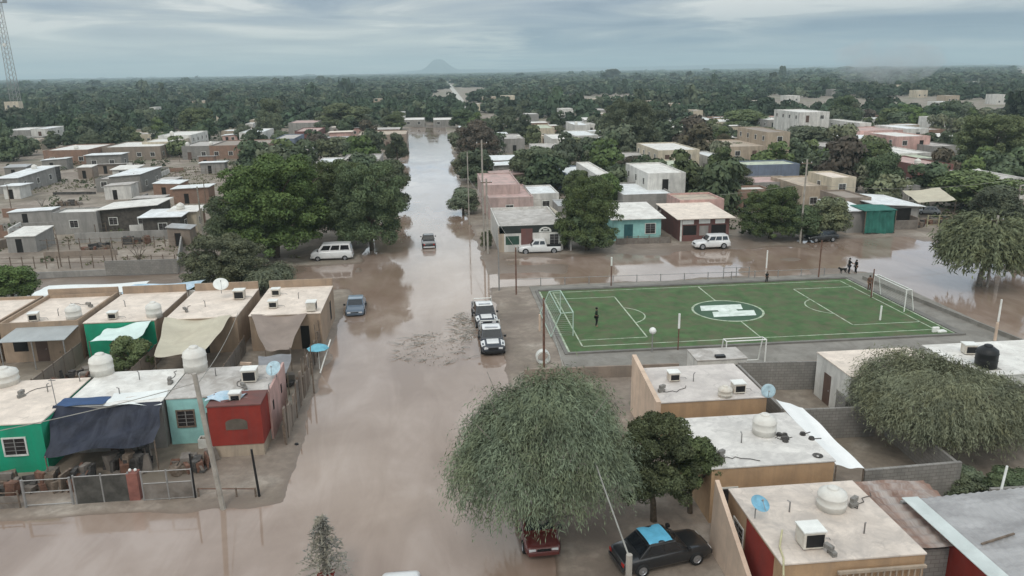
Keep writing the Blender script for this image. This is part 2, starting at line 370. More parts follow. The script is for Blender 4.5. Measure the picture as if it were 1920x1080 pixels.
# mountain far away
mp_ = at(822, 136, 0); mc = Vector((-0.0, 8600, 0))
mxp = CP + (fw * FPX + rt * (822 - 960) - up * (136 - 540)).normalized() * 8700
def mtn(u, v):
    a = u * 2 * PI; r_ = v
    prof = np.interp(r_, [0, .16, .24, .45, .7, 1], [142, 138, 118, 62, 28, -8])
    rr = r_ * 300 * (1 + .12 * math.sin(3 * a + 1) + .06 * math.sin(7 * a))
    return (mxp.x + rr * math.cos(a), mxp.y + rr * math.sin(a) * .8, float(prof) * (1 + .05 * math.sin(5 * a)))
mo = MB().grid(mtn, 48, 14).build('hill', mat('far_hill_rock', (.10, .12, .13), .95, .15, .01), smooth=True); tag(mo, kind='structure', label='flat topped hill on the horizon')
def ridge(u, v):
    x = mxp.x - 900 + 7800 * u; y = 9100 + 300 * v
    h = (52 * fb(np.array([x]), np.array([v * 50.]), 900, 5)[0] + 20) * math.sin(PI * v) * min(1, u * 9, (1 - u) * 9)
    return (x, y, h - 5)
ri = MB().grid(ridge, 90, 6).build('hills', mat('far_ridge', (.09, .11, .13), .95, .15, .01), smooth=True); tag(ri, kind='structure', label='long low blue ridge on the horizon right of the hill')

# ------------------------------------------------------------------ soccer pitch
def pl(px, py, z=0.): v = at(px, py, z); return (v.x, v.y)
m_turf = mat('artificial_turf', (.068, .124, .046), .9, .2, .7, (.115, .10, .062), .7, bump=.01)
m_turfd = mat('dark_turf', (.055, .102, .062), .9, .12, .6); m_line = mat('turf_line_paint', (.44, .50, .38), .8, .15, 1.5, (.13, .19, .10), .7)
m_conc = mat('worn_concrete', (.24, .225, .20), .88, .14, .5, (.15, .135, .115), .6, bump=.02); m_kerb = mat('kerb_concrete', (.17, .16, .145), .85, .15, 1)
PX0, PX1, PY0, PY1 = 10.0, 43.1, 57.6, 75.6
pw = MB().box(9.3, 47.2, 52.9, 77.9, -.3, .07).build('pavement', m_conc); tag(pw, kind='structure', label='worn concrete apron around the soccer pitch')
pt = MB().box(PX0, PX1, PY0, PY1, 0, .13).build('pitch', m_turf); tag(pt, kind='structure', label='green artificial turf soccer pitch with white lines')
kb = MB(); k = .3
kb.box(PX0 - k, PX0, PY0 - k, PY1 + k, 0, .16).box(PX1, PX1 + k + .3, PY0 - k, PY1 + k, 0, .22).box(PX0, PX1, PY0 - k, PY0, 0, .20).box(PX0, PX1, PY1, PY1 + k + .2, 0, .28)
ko = kb.build('kerb', m_kerb); tag(ko, kind='structure', label='low dark kerb edging the soccer pitch')
L = MB(); zl = .134
def seg(x0, y0, x1, y1, w=.12, mb=None, z=zl):
    d = Vector((x1 - x0, y1 - y0, 0)); n = Vector((-d.y, d.x, 0)).normalized() * w / 2; d = d.normalized() * w / 2
    a = Vector((x0, y0, z)) - d; c_ = Vector((x1, y1, z)) + d
    (mb or L).face([a - n, c_ - n, c_ + n, a + n])
lx0, lx1, ly0, ly1 = 11.4, 42.0, 58.9, 75.0
for s_ in ((lx0, ly0, lx1, ly0), (lx0, ly1, lx1, ly1), (lx0, ly0, lx0, ly1), (lx1, ly0, lx1, ly1)): seg(*s_)
mid = 26.6; cyc = 66.6
bl = pl(1208, 628)[0]; br_ = pl(1500, 552)[0]; yb0 = 60.4; yb1 = 72.6
seg(lx0, yb0, bl, yb0); seg(lx0, yb1, bl, yb1); seg(bl, yb0, bl, yb1)
seg(lx1, yb0 + .6, br_, yb0 + .6); seg(lx1, yb1, br_, yb1); seg(br_, yb0 + .6, br_, yb1)
def arc(cx_, cy_, r_, a0, a1, n=20, w=.12):
    for i in range(n):
        a, c_ = a0 + (a1 - a0) * i / n, a0 + (a1 - a0) * (i + 1) / n
        p = [(cx_ + r_ * math.cos(q), cy_ + r_ * math.sin(q)) for q in (a, c_)]
        L.face([(cx_ + (r_ - w / 2) * math.cos(a), cy_ + (r_ - w / 2) * math.sin(a), zl + .002), (cx_ + (r_ + w / 2) * math.cos(a), cy_ + (r_ + w / 2) * math.sin(a), zl + .002),
                (cx_ + (r_ + w / 2) * math.cos(c_), cy_ + (r_ + w / 2) * math.sin(c_), zl + .002), (cx_ + (r_ - w / 2) * math.cos(c_), cy_ + (r_ - w / 2) * math.sin(c_), zl + .002)])
arc(bl - 1.2, cyc, 2.6, -1.09, 1.09); arc(br_ + 1.2, cyc, 2.6, PI - 1.09, PI + 1.09)
CR = 3.2
arc(mid, cyc, CR, 0, 2 * PI, 56, .2)
seg(mid, ly0, mid, cyc - CR); seg(mid, cyc + CR, mid, ly1)
for s_ in ((PX0 + .1, PY0 + .1, PX1 - .1, PY0 + .1), (PX0 + .1, PY0 + .1, PX0 + .1, PY1 - .1), (PX1 - .1, PY0 + .1, PX1 - .1, PY1 - .1)): seg(*s_, w=.16)
L.build('lines', m_line, pt)
# centre emblem: dark disc, two offset bars joined by a slanted middle
E_ = MB(); E_.face([(mid + (CR - .12) * math.cos(2 * PI * i / 48), cyc + (CR - .12) * math.sin(2 * PI * i / 48), zl) for i in range(48)]); E_.build('emblem_disc', m_turfd, pt)
E2 = MB(); z = zl + .006
E2.face([(mid - 2.45, cyc + .22, z), (mid + 1.55, cyc + .22, z), (mid + 1.95, cyc + 1.75, z), (mid - 2.05, cyc + 1.75, z)])
E2.face([(mid - 1.95, cyc - 1.75, z), (mid + 2.05, cyc - 1.75, z), (mid + 2.45, cyc - .22, z), (mid - 1.55, cyc - .22, z)])
E2.face([(mid - .9, cyc - .22, z), (mid + .9, cyc - .22, z), (mid + .9, cyc + .22, z), (mid - .9, cyc + .22, z)])
E2.build('emblem', mat('emblem_paint', (.68, .73, .68), .8, .12, 1.5, (.3, .4, .3), .4), pt)

# goals
m_net = mat('goal_net', (.42, .44, .40), .9)
m_gnet = mat('green_goal_paint', (.45, .56, .48), .6, .12, 2, (.2, .3, .22), .5)
def goal(loc, rz, w, h, d, label, fm, net=True):
    t = thing('soccer_goal', loc, rz, label, 'goal', 'soccer goals')
    for s_ in (-1, 1): MB().tube([(s_ * w / 2, 0, 0), (s_ * w / 2, 0, h)], .05, 8).build('post', fm, t)
    MB().tube([(-w / 2, 0, h), (w / 2, 0, h)], .05, 8).build('crossbar', fm, t)
    f = MB()
    for s_ in (-1, 1): f.tube([(s_ * w / 2, 0, h), (s_ * w / 2, d * .55, h - .03), (s_ * w / 2, d, 0)], .045, 6)
    f.tube([(-w / 2, d, .03), (w / 2, d, .03)], .04, 6).tube([(-w / 2, d * .55, h - .03), (w / 2, d * .55, h - .03)], .04, 6)
    f.build('back_frame', fm, t)
    if net:
        n = MB(); k = 22
        for i in range(k + 1):
            x = -w / 2 + w * i / k; n.tube([(x, 0, h), (x, d * .55, h - .06), (x, d, .04)], .008, 3, False)
        for j in range(12):
            z_ = .1 + (h - .2) * j / 11; y_ = d - (d * .45) * z_ / h
            n.tube([(-w / 2, y_, z_), (w / 2, y_, z_)], .008, 3, False)
            for s_ in (-1, 1): n.tube([(s_ * w / 2, 0, z_), (s_ * w / 2, y_, z_)], .008, 3, False)
        n.build('net', m_net, t)
    return t
goal((11.1, 65.0, .13), PI / 2, 6.8, 2.1, 1.9, 'pale green soccer goal at the left end of the pitch', m_gnet)
goal((42.3, 66.6, .13), -PI / 2, 5.4, 2.1, .9, 'white soccer goal at the right end of the pitch', m_wpaint)
goal((22.8, 53.0, .05), 0, 3.1, 2.1, 1.2, 'narrow white soccer goal standing on the near side outside the pitch', m_wpaint, False)

# ------------------------------------------------------------------ houses
HOUSES = []                                   # footprints, for keeping trees off
def ring_wall(w, d, h, par, th=.16, tilt=0):
    q = MB(); H_ = h + par
    o_ = [(0, 0), (w, 0), (w, d), (0, d)]; i_ = [(th, th), (w - th, th), (w - th, d - th), (th, d - th)]
    for k in range(4):
        a, b_ = o_[k], o_[(k + 1) % 4]; c_, d_ = i_[k], i_[(k + 1) % 4]
        q.face([(*a, -.3), (*b_, -.3), (*b_, H_), (*a, H_)])
        q.face([(*a, H_), (*b_, H_), (*d_, H_), (*c_, H_)])
        q.face([(*d_, h - .3), (*c_, h - .3), (*c_, H_), (*d_, H_)])
    return q
def opening(kind, face, w, d, u0, u1, z0, z1, parent, fm=None):
    """a window or door on one face of the wall; u from the left as seen from outside"""
    def T(u, out, z):
        return {'S': (u, -out, z), 'W': (-out, d - u, z), 'E': (w + out, u, z), 'N': (w - u, d + out, z)}[face]
    def bx(q, a0, a1, b0, b1, o0, o1):
        P = [T(a0, o0, b0), T(a1, o0, b0), T(a1, o1, b0), T(a0, o1, b0)]; Q = [T(a0, o0, b1), T(a1, o0, b1), T(a1, o1, b1), T(a0, o1, b1)]
        q.hexa(P, Q)
    if kind == 'window':
        f = MB(); e = .09
        bx(f, u0 - e, u0, z0 - e, z1 + e, -.02, .05); bx(f, u1, u1 + e, z0 - e, z1 + e, -.02, .05); bx(f, u0, u1, z1, z1 + e, -.02, .05); bx(f, u0, u1, z0 - e, z0, -.02, .07)
        fo = f.build('window', fm or m_frame, parent)
        g = MB(); bx(g, u0, u1, z0, z1, -.02, .012); g.build('pane', m_glass, fo)
        if u1 - u0 > .8:
            g = MB(); mdd = (u0 + u1) / 2; bx(g, mdd - .025, mdd + .025, z0, z1, .013, .035)
            for j in range(1, 4):
                zz_ = z0 + (z1 - z0) * j / 4; bx(g, u0, u1, zz_ - .012, zz_ + .012, .014, .03)
            g.build('bars', m_steel, fo)
    elif kind == 'door':
        g = MB(); bx(g, u0, u1, z0, z1, -.02, .03); do = g.build('door', fm or m_door, parent)
        g = MB(); bx(g, u1 - .18, u1 - .1, z0 + 1., z0 + 1.08, .031, .07); g.build('handle', m_steel, do)
    elif kind == 'opening':
        g = MB(); bx(g, u0, u1, z0, z1, -.02, .008); g.build('doorway', fm or m_dark, parent)
    elif kind == 'panel':
        g = MB(); bx(g, u0, u1, z0, z1, -.02, .02); g.build('painted_panel', fm, parent)
def house(x0, x1, y0, y1, h, wm_, rm_, label, par=.25, ops=(), sheet=None, name='house', cat='house', group=None, parmat=None, storeys=None):
    w, d = x1 - x0, y1 - y0
    HOUSES.append((x0, x1, y0, y1))
    t = thing(name, (x0, y0, 0), 0, label, cat, group)
    if sheet is None:
        if par < .15:
            MB().box(0, w, 0, d, -.3, h).build('wall', wm_, t); MB().box(-.04, w + .04, -.05, d + .04, h + .003, h + .09).build('roof', rm_, t, bev=.02)
        else:
            ring_wall(w, d, h, par).build('wall', wm_, t)
            MB().box(.16, w - .16, .16, d - .16, h - .22, h).build('roof', rm_, t)
    else:
        ov, dz, ax = sheet                        # overhang, rise, direction
        q = MB().hexa([(0, 0, -.3), (w, 0, -.3), (w, d, -.3), (0, d, -.3)], [(0, 0, h), (w, 0, h + (dz if ax == 'X' else 0)), (w, d, h + dz), (0, d, h + (dz if ax == 'Y' else 0))]); q.build('wall', wm_, t)
        e = .012
        def zt(x, y): return h + e + dz * ((x / w) if ax == 'X' else (y / d))
        B = [(-ov, -ov), (w + ov, -ov), (w + ov, d + ov), (-ov, d + ov)]
        MB().hexa([(x, y, zt(x, y)) for x, y in B], [(x, y, zt(x, y) + .09) for x, y in B]).build('roof', rm_, t)
    for o_ in ops: opening(o_[0], o_[1], w, d, *o_[2:6], t, *o_[6:])
    return t
def from_px(xl, xr, yf, yb, z):
    a = at(xl, yf, z); X0, Y0 = a.x, a.y; X1 = X0 + 5
    for _ in range(12):
        u, _v = proj((X1, Y0, z)); u2, _v = proj((X1 + 1, Y0, z)); X1 += (xr - u) / (u2 - u)
    return X0, X1, Y0, max(Y0 + 3.0, at((xl + xr) / 2, yb, z).y)
def hpx(xl, xr, yf, yb, z, *a, base=0, **k):
    x0, x1, y0, y1 = from_px(xl, xr, yf, yb, z); return house(x0, x1, y0, y1, z - k.get('par', .25) * .0, *a, **k)
def autowin(w, d, h, n, sides='S', door=True):
    o_ = []
    for f in sides:
        Lh = w if f in 'SN' else d
        k = max(1, int(Lh / 3.2)); 
        for i in range(k):
            c_ = Lh * (i + .5) / k
            if f == 'S' and i == k // 2 and door: o_.append(('door', f, c_ - .45, c_ + .45, 0, 2.05))
            else: o_.append(('window', f, c_ - .5, c_ + .5, 1.0, 2.0))
    return o_
# ================================================================== near houses
# rooftop things
def tank(x, y, z, r_, h, label, group='water tanks on the roofs', m_=None, base=.0):
    m_ = m_ or m_tank
    t = thing('water_tank', (x, y, z), 0, label, 'water tank', group)
    if base: MB().box(-r_, r_, -r_, r_, 0, base).build('stand', m_grey, t)
    z0 = base
    MB().lathe([(.01, z0), (r_, z0), (r_, z0 + h * .30), (r_ * 1.04, z0 + h * .33), (r_, z0 + h * .36), (r_, z0 + h * .62), (r_ * 1.04, z0 + h * .65), (r_, z0 + h * .68), (r_ * .95, z0 + h * .80), (r_ * .55, z0 + h * .93), (r_ * .36, z0 + h * .95)], 20).build('body', m_, t, True)
    MB().lathe([(r_ * .4, z0 + h * .93), (r_ * .4, z0 + h), (r_ * .3, z0 + h * 1.03), (.01, z0 + h * 1.04)], 16).build('lid', m_, t, True)
    return t
def cooler(x, y, z, rz, label, s=1., group='evaporative coolers on the roofs', dark_front=True):
    t = thing('roof_cooler', (x, y, z), rz, label, 'air cooler', group)
    w, d, h = .9 * s, .8 * s, .9 * s
    for a in (-1, 1):
        for b_ in (-1, 1): MB().box(a * (w / 2 - .08) - .03, a * (w / 2 - .08) + .03, b_ * (d / 2 - .08) - .03, b_ * (d / 2 - .08) + .03, 0, .15).build('leg', m_steel, t)
    MB().box(-w / 2, w / 2, -d / 2, d / 2, .15, h).build('case', m_cooler, t, bev=.02)
    MB().box(-w / 2 - .04, w / 2 + .04, -d / 2 - .04, d / 2 + .04, h, h + .06).build('lid', m_wpaint, t)
    MB().box(-w / 2 + .1, w / 2 - .05, -d / 2 - .012, -d / 2, .24, h - .1).build('grille', m_black, t)
    MB().box(-w / 2 - .012, -w / 2, -d / 2 + .1, d / 2 - .1, .24, h - .1).build('grille', m_cooler, t)
    MB().tube([(w / 2, d / 4, .25), (w / 2 + .5, d / 4, .2), (w / 2 + .6, d / 4, .02)], .02, 6).build('pipe', m_steel, t)
    return t
m_bluep = mat('light_blue_paint', (.20, .42, .55), .5, .15, 3); m_paleblue = mat('pale_blue_dish', (.42, .56, .62), .45, .15, 4)
def dish(x, y, z, rz, tilt, r_, label, m_=None, group='satellite dishes'):
    t = thing('satellite_dish', (x, y, z), rz, label, 'satellite dish', group)
    MB().tube([(0, 0, 0), (0, 0, .7)], .03, 6).tube([(0, 0, .5), (0, -.12, .72)], .025, 6).build('mast', m_steel, t)
    q = MB(); q.lathe([(.01, .0), (r_ * .5, .03), (r_ * .85, .10), (r_, .16), (r_ * .99, .175), (r_ * .5, .045), (.01, .02)], 20)
    o_ = q.build('dish', m_ or m_paleblue, t, True); o_.location = (0, -.15, .8); o_.rotation_euler.x = R(tilt)
    a = MB().tube([(0, -r_ * .9, .14), (0, 0, r_ * .9)], .015, 5).lathe([(.01, r_ * .86), (.05, r_ * .86), (.05, r_ * 1.02), (.01, r_ * 1.02)], 8); o2 = a.build('feed_arm', m_steel, o_)
    return t
def cloth(name, c00, c10, c11, c01, sag, mt, label, cat='tarp', group=None, nu=14, nv=12, ripple=.05, seed=1, poles=True):
    """corner order: house left, house right, street right, street left"""
    c = [Vector(p) for p in (c00, c10, c11, c01)]; org = Vector((c[0].x, c[0].y, 0))
    rs = random.Random(seed); ph = [rs.uniform(0, 6) for _ in range(4)]
    def fn(u, v):
        p = c[0] * (1 - u) * (1 - v) + c[1] * u * (1 - v) + c[2] * u * v + c[3] * (1 - u) * v
        s_ = 4 * u * (1 - u)
        edge = .25 * s_ * math.sin(v * PI / 2) * sag * 2
        return p - org + Vector((ripple * math.sin(7 * v + ph[1]), edge * .35 + ripple * math.sin(9 * u + ph[3]), -sag * s_ * (.4 + .6 * math.sin(v * PI)) + ripple * math.sin(8 * u + ph[0] + 3 * v) + ripple * .7 * math.sin(13 * v + ph[2] + 2 * u)))
    t = thing(name, org, 0, label, cat, group)
    MB().grid(fn, nu, nv).build('sheet', mt, t, True)
    if poles:
        for q in (c[2], c[3]):
            MB().tube([(q.x - org.x, q.y - org.y, 0), (q.x - org.x, q.y - org.y, q.z)], .04, 6).build('pole', m_wood, t)
    return t
t_navy = mat('navy_shade_cloth', (.018, .021, .034), .8, .45, .9, (.055, .058, .075), .5, streak=(1.5, .4, .3)); t_cream = mat('cream_tarp', (.50, .46, .36), .85, .08, .6, (.38, .33, .26), .4); t_brown = mat('taupe_tarp', (.26, .21, .18), .85, .12, .6)
t_white = mat('white_tarp', (.72, .74, .72), .7, .06, 1); t_mint = mat('mint_white_tarp', (.60, .72, .68), .7, .08, 1); t_blue = mat('blue_tarp', (.035, .075, .17), .7, .15, 1); t_ltblue = mat('light_blue_white_tarp', (.50, .60, .68), .7, .2, 1.6, (.2, .42, .55), .5)
t_green = mat('green_shade_net', (.03, .145, .115), .8, .2, 1.2, streak=(3, 3, .3)); t_grey = mat('grey_tarp', (.22, .22, .23), .8, .15, 1)

# ---- front row on the left (front walls face the camera)
A = house(-29.5, -23.0, 42.9, 49.6, 3.0, m_green, r_cream, 'bright green house with a framed window and cream roof at the left edge', par=.06,
          ops=[('window', 'S', 4.3, 5.45, 1.15, 2.15), ('door', 'S', 1.6, 2.5, 0, 2.1)], group='flat roofed houses')
for ch in A.children:
    if ch.name.startswith('wall'): ch['label'] = 'bright green plaster wall'
B_ = house(-22.7, -17.05, 45.0, 50.4, 3.0, m_grey, r_white, 'house with white roof behind a large dark shade cloth', par=.06, ops=[('door', 'S', 2.3, 3.2, 0, 2.1), ('window', 'S', .7, 1.7, 1, 2)], group='flat roofed houses')
Cc = house(-16.9, -10.9, 45.4, 50.3, 3.0, m_cyan, r_grey, 'aqua house with brown window and stained grey roof beside the street', par=.10, ops=[('window', 'S', .55, 1.5, 1.2, 2.2, m_wood), ('window', 'E', .9, 1.2, 1.6, 2.3), ('window', 'E', 2.9, 3.2, 1.2, 1.9), ('door', 'S', 2.25, 2.95, 0, 2.0)], group='flat roofed houses')
t = thing('house_extension', (-13.9, 43.3, 0), 0, 'boxy red front extension with a small arched window beside the aqua house', 'house extension')
q = MB().box(0, 3.05, 0, 2.09, .75, 3.25); q.build('wall', m_red, t)
MB().box(.05, 3.0, .05, 2.05, -.3, .745).build('base', m_tan, t); MB().box(-.05, 3.1, -.05, 2.09, 3.252, 3.33).build('roof', m_dkred, t)
f = MB(); pts = [(.95, 1.75), (2.2, 1.75), (2.2, 2.2)] + [(1.575 + .625 * math.cos(a), 2.2 + .24 * math.sin(a)) for a in np.linspace(.3, PI - .3, 7)] + [(.95, 2.2)]
f.hexa([(x, .02, z) for x, z in pts], [(x, -.03, z) for x, z in pts]); f.build('window', mat('dim_arched_pane', (.12, .10, .08), .4), t)
HOUSES.append((-13.9, -10.8, 43.3, 45.4))
sw = thing('side_wall', (-10.9, 43.4, 0), 0, 'pink plastered side wall of the aqua house facing the street', 'wall')
MB().box(.02, .16, 2.0, 7.0, -.3, 3.2).build('plaster', m_pink, sw)
for y_ in (2.6, 5.2): MB().box(.161, .19, y_, y_ + .25, 1.7, 2.3).build('vent', m_dark, sw)
# planter
t = thing('planter', (-15.1, 44.6, 0), 0, 'low white planter box in front of the aqua house', 'planter')
q = MB().box(0, 1.3, 0, .08, 0, .6).box(0, 1.3, .52, .6, 0, .6).box(0, .08, .08, .52, 0, .6).box(1.22, 1.3, .08, .52, 0, .6); q.build('box', m_frame, t); MB().box(.08, 1.22, .08, .52, 0, .5).build('soil', m_brown, t)
# dark shade cloth hanging over the yard of the second house
cloth('shade_cloth', (-23.2, 45.0, 3.05), (-16.9, 45.0, 3.15), (-16.6, 42.0, 1.95), (-22.2, 41.2, 1.75), .25, t_navy, 'big dark navy shade cloth sloping from the white roof down over the yard', 'shade cloth', nu=40, nv=26, ripple=.10, seed=3)
cloth('blue_tarp', (-23.1, 46.2, 3.12), (-20.3, 46.1, 3.12), (-20.3, 44.85, 3.18), (-23.2, 44.85, 3.13), -.03, t_blue, 'strip of blue tarp on the roof edge above the dark shade cloth', nu=8, nv=5, ripple=.02, poles=False)
cloth('white_tarp', (-20.2, 46.3, 3.2), (-17.1, 46.5, 3.2), (-16.95, 44.7, 3.0), (-20.3, 44.8, 3.1), .03, t_white, 'white tarp laid over the front edge of the roof behind the dark shade cloth', nu=12, nv=8, ripple=.04, seed=8, poles=False)
v = at(425, 745, 3.25); cloth('white_tarp', (v.x - 1.3, v.y + .7, 3.22), (v.x + 1.2, v.y + .9, 3.3), (v.x + 1.0, v.y - .9, 3.36), (v.x - 1.0, v.y - .7, 3.4), -.10, t_ltblue, 'crumpled white and light blue tarp on the roof of the aqua house', nu=12, nv=10, ripple=.09, seed=5, poles=False)
tank(-22.45, 50.2, 3.0, .72, 1.5, 'round white water tank on the back edge of the roof behind the shade cloth'); tank(-16.4, 50.0, 3.0, .75, 1.75, 'tallest white water tank standing at the back left corner of the aqua house roof')
v = at(10, 722, 3); tank(v.x, v.y, 3, .85, 1.2, 'squat cream water tank on the green house roof at the left edge')
v = at(470, 716, 3); cooler(v.x, v.y, 3, 0, 'white cooler with black grille near the back of the aqua house roof', 1.)
v = at(443, 757, 3); cooler(v.x, v.y, 3.1, 0, 'small cooler behind the red extension half under a tarp', .7)
v = at(519, 712, 3); dish(v.x, v.y, 3, R(-20), 50, .5, 'pale blue satellite dish on the right back corner of the aqua house roof')
dv = at(107, 765, 3); t = thing('antenna', (dv.x, dv.y, 3), 0, 'thin antenna rod at the front edge of the green house roof', 'antenna'); MB().tube([(0, 0, 0), (-.05, 0, 1.9)], .025, 6).build('rod', m_steel, t); MB().box(-.2, .2, -.02, .02, 1.75, 1.79).build('crossbar', m_steel, t)

# fences along the flooded lower street
def post(x, y, h, r_, m_, label, cat='post', name='fence_post', lean=(0, 0), z0=-.3, group=None, top=None):
    t = thing(name, (x, y, 0), 0, label, cat, group)
    MB().tube([(0, 0, z0), (lean[0], lean[1], h)], [r_, r_ * .85], 8).build('pole', m_, t)
    if top: top(t, h)
    return t
def rail_fence(p, q_, h, n, rails, label, pm, rm, group='yard fences', r_=.05, infill=None):
    p = Vector((*p, 0)); q_ = Vector((*q_, 0)); d = q_ - p
    t = thing('yard_fence', p, 0, label, 'fence', group)
    for i in range(n):
        v = d * i / (n - 1); MB().tube([(v.x, v.y, -.4), (v.x, v.y, h)], r_, 7).build('post', pm, t)
    for z_ in rails: MB().tube([(0, 0, z_), (d.x, d.y, z_)], .03, 6).build('rail', rm, t)
    if infill:
        nrm = Vector((-d.y, d.x, 0)).normalized() * .02; a, b_, m_ = infill
        MB().hexa([tuple(nrm + Vector((0, 0, a))), tuple(nrm + d + Vector((0, 0, a))), tuple(-nrm + d + Vector((0, 0, a))), tuple(-nrm + Vector((0, 0, a)))], [tuple(nrm + Vector((0, 0, b_))), tuple(nrm + d + Vector((0, 0, b_))), tuple(-nrm + d + Vector((0, 0, b_))), tuple(-nrm + Vector((0, 0, b_)))]).build('panel', m_, t)
    return t
m_mud = mat('mud_stained_panel', (.17, .145, .125), .85, .2, 1.3, (.26, .235, .21), .5)
rail_fence((-22.4, 38.9), (-20.0, 38.9), 1.6, 2, (.1, .85, 1.55), 'grey metal tube gate in front of the green house', m_steel, m_steel, r_=.07)
rail_fence((-27, 39.0), (-22.7, 38.9), 1.0, 5, (.3, .9), 'muddy low fence at the lower left edge', m_wood, m_wood, infill=(-.2, .7, m_mud))
rail_fence((-19.8, 38.9), (-17.0, 38.9), 1.7, 3, (1.6,), 'dark mesh fence below the navy shade cloth', m_steel, m_steel, infill=(-.2, 1.55, mat('dark_mesh', (.075, .07, .062), .9, .3, 2)))
t = thing('gate_pillar', (-16.8, 39.1, 0), 0, 'faded red brick gate pillar with two small white lamps', 'pillar')
MB().box(-.28, .28, -.25, .25, -.35, 1.6).build('shaft', mat('faded_red_brick', (.24, .10, .08), .85, .2, 2), t)
for s_ in (-.14, .14): MB().lathe([(.01, 0), (.07, .03), (.08, .09), (.05, .15), (.01, .17)], 10, (s_, 0, 1.62)).build('lamp', m_wpaint, t)
rail_fence((-16.3, 38.8), (-13.7, 38.8), 1.75, 3, (.05, 1.0, 1.7), 'grey sheet metal gate with rails left of the dark post', m_steel, m_steel, infill=(.0, .95, m_mud))
post(-13.65, 38.8, 2.6, .06, m_black, 'thin dark post standing between the gate and the utility pole')
rail_fence((-13.5, 38.9), (-10.4, 38.5), .5, 4, (.45,), 'low rail by the corner utility pole', m_wood, m_rusty)
post(-10.2, 38.5, 2.8, .07, m_black, 'thin dark post right of the corner utility pole', lean=(-.15, 0))
def crossarm(t, h):
    MB().box(-.7, .7, -.05, .05, h - .55, h - .43).build('crossarm', m_wood, t)
    for s_ in (-.6, 0, .6): MB().lathe([(.01, 0), (.05, .01), (.06, .06), (.03, .12), (.01, .14)], 8, (s_, 0, h - .43)).build('insulator', m_chrome, t)
post(-11.9, 37.6, 7.6, .15, m_pole, 'leaning concrete utility pole at the flooded corner by the red extension', 'utility pole', 'utility_pole', lean=(-.55, 0), group='utility poles')
bb = MB()
# scrap fence along the main street edge
def scrap_fence(x, y0, y1, label, seed, hmin=1.2, hmax=2.2):
    rs = random.Random(seed); t = thing('scrap_fence', (x, y0, 0), 0, label, 'fence', 'yard fences'); q = MB(); y = 0; k = 0
    while y < y1 - y0:
        w_ = rs.uniform(.35, .9); h = rs.uniform(hmin, hmax); dx = rs.uniform(-.06, .06); q.k = rs.choice([0, 0, 1, 2])
        q.hexa([(dx, y, -.4), (dx + .03, y, -.4), (dx + .03, y + w_, -.4), (dx, y + w_, -.4)], [(dx + rs.uniform(-.1, .1), y, h), (dx + .06, y, h), (dx + .06, y + w_, h + rs.uniform(-.2, .2)), (dx, y + w_, h)])
        y += w_ * rs.uniform(.95, 1.1)
    q.build('panels', [m_wood, m_brown, m_mud], t)
    n = int((y1 - y0) / 1.6)
    for i in range(n + 1): MB().tube([(.1, i * (y1 - y0) / n, -.5), (rs.uniform(-.1, .2), i * (y1 - y0) / n + rs.uniform(-.1, .1), rs.uniform(2.0, 2.9))], .045, 6).build('post', m_wood, t)
    return t
scrap_fence(-9.9, 44.5, 54, 'ragged brown scrap fence with poles between the aqua house and the street', 4)
scrap_fence(-10.1, 54.2, 61.8, 'ragged fence with leaning poles below the end house of the second row', 9, 1.0, 1.9)
post(-9.5, 56.3, 2.2, .06, m_wpaint, 'pale leaning stick by the scrap fence', 'post', 'leaning_pole', lean=(.9, 1.3)); post(-9.3, 52.5, 2.2, .06, m_wood, 'dark stick standing in the water by the scrap fence')

# ---- back row on the left
def backrow(x0, x1, label, wm_, rm_, y0=61.9, y1=70.2, par=.3, **k):
    return house(x0, x1, y0, y1, 3.0, wm_, rm_, label, par=par, group='flat roofed houses', **k)
backrow(-40.5, -35.3, 'cream roofed house cut off by the left edge in the second row', m_dull, r_cream, par=.25)
backrow(-34.9, -28.9, 'second row house with cream roof, ochre parapet and grey metal awning', m_dull, r_cream, ops=[('door', 'S', 2.5, 3.4, 0, 2), ('opening', 'S', .8, 1.9, .9, 2.0)])
backrow(-28.5, -23.0, 'second row house with green front wall and a white tarp', m_dull, r_cream, ops=[('panel', 'S', 0.02, 5.45, 0, 2.95, m_green)], par=.12)
backrow(-22.2, -16.6, 'second row house with a wide cream tarp hanging from its roof', m_dull, r_cream, ops=[('opening', 'S', 2., 3.2, 0, 2)], par=.12)
backrow(-15.6, -9.9, 'end house of the second row with cream roof and taupe tarp', m_dull, r_cream, ops=[('opening', 'S', 4.0, 4.7, 0, 2), ('opening', 'E', 5.5, 6.3, .6, 2.3)], par=.10)
for x in (-34.95, -28.9, -22.95, -16.6):
    pass
# ochre back parapets
for i, (x0, x1, l) in enumerate(((-34.9, -28.9, 'raised ochre wall at the back of the roof with the grey awning'), (-28.5, -23.0, 'raised ochre wall behind the green fronted house'), (-22.2, -16.6, 'raised ochre wall behind the cream tarp house'), (-15.6, -9.9, 'raised ochre wall behind the end house'))):
    tag(MB().box(x0, x1, 70.25, 70.45, 0, 3.75).build('boundary_wall', m_dull), l, 'wall', 'ochre back walls')
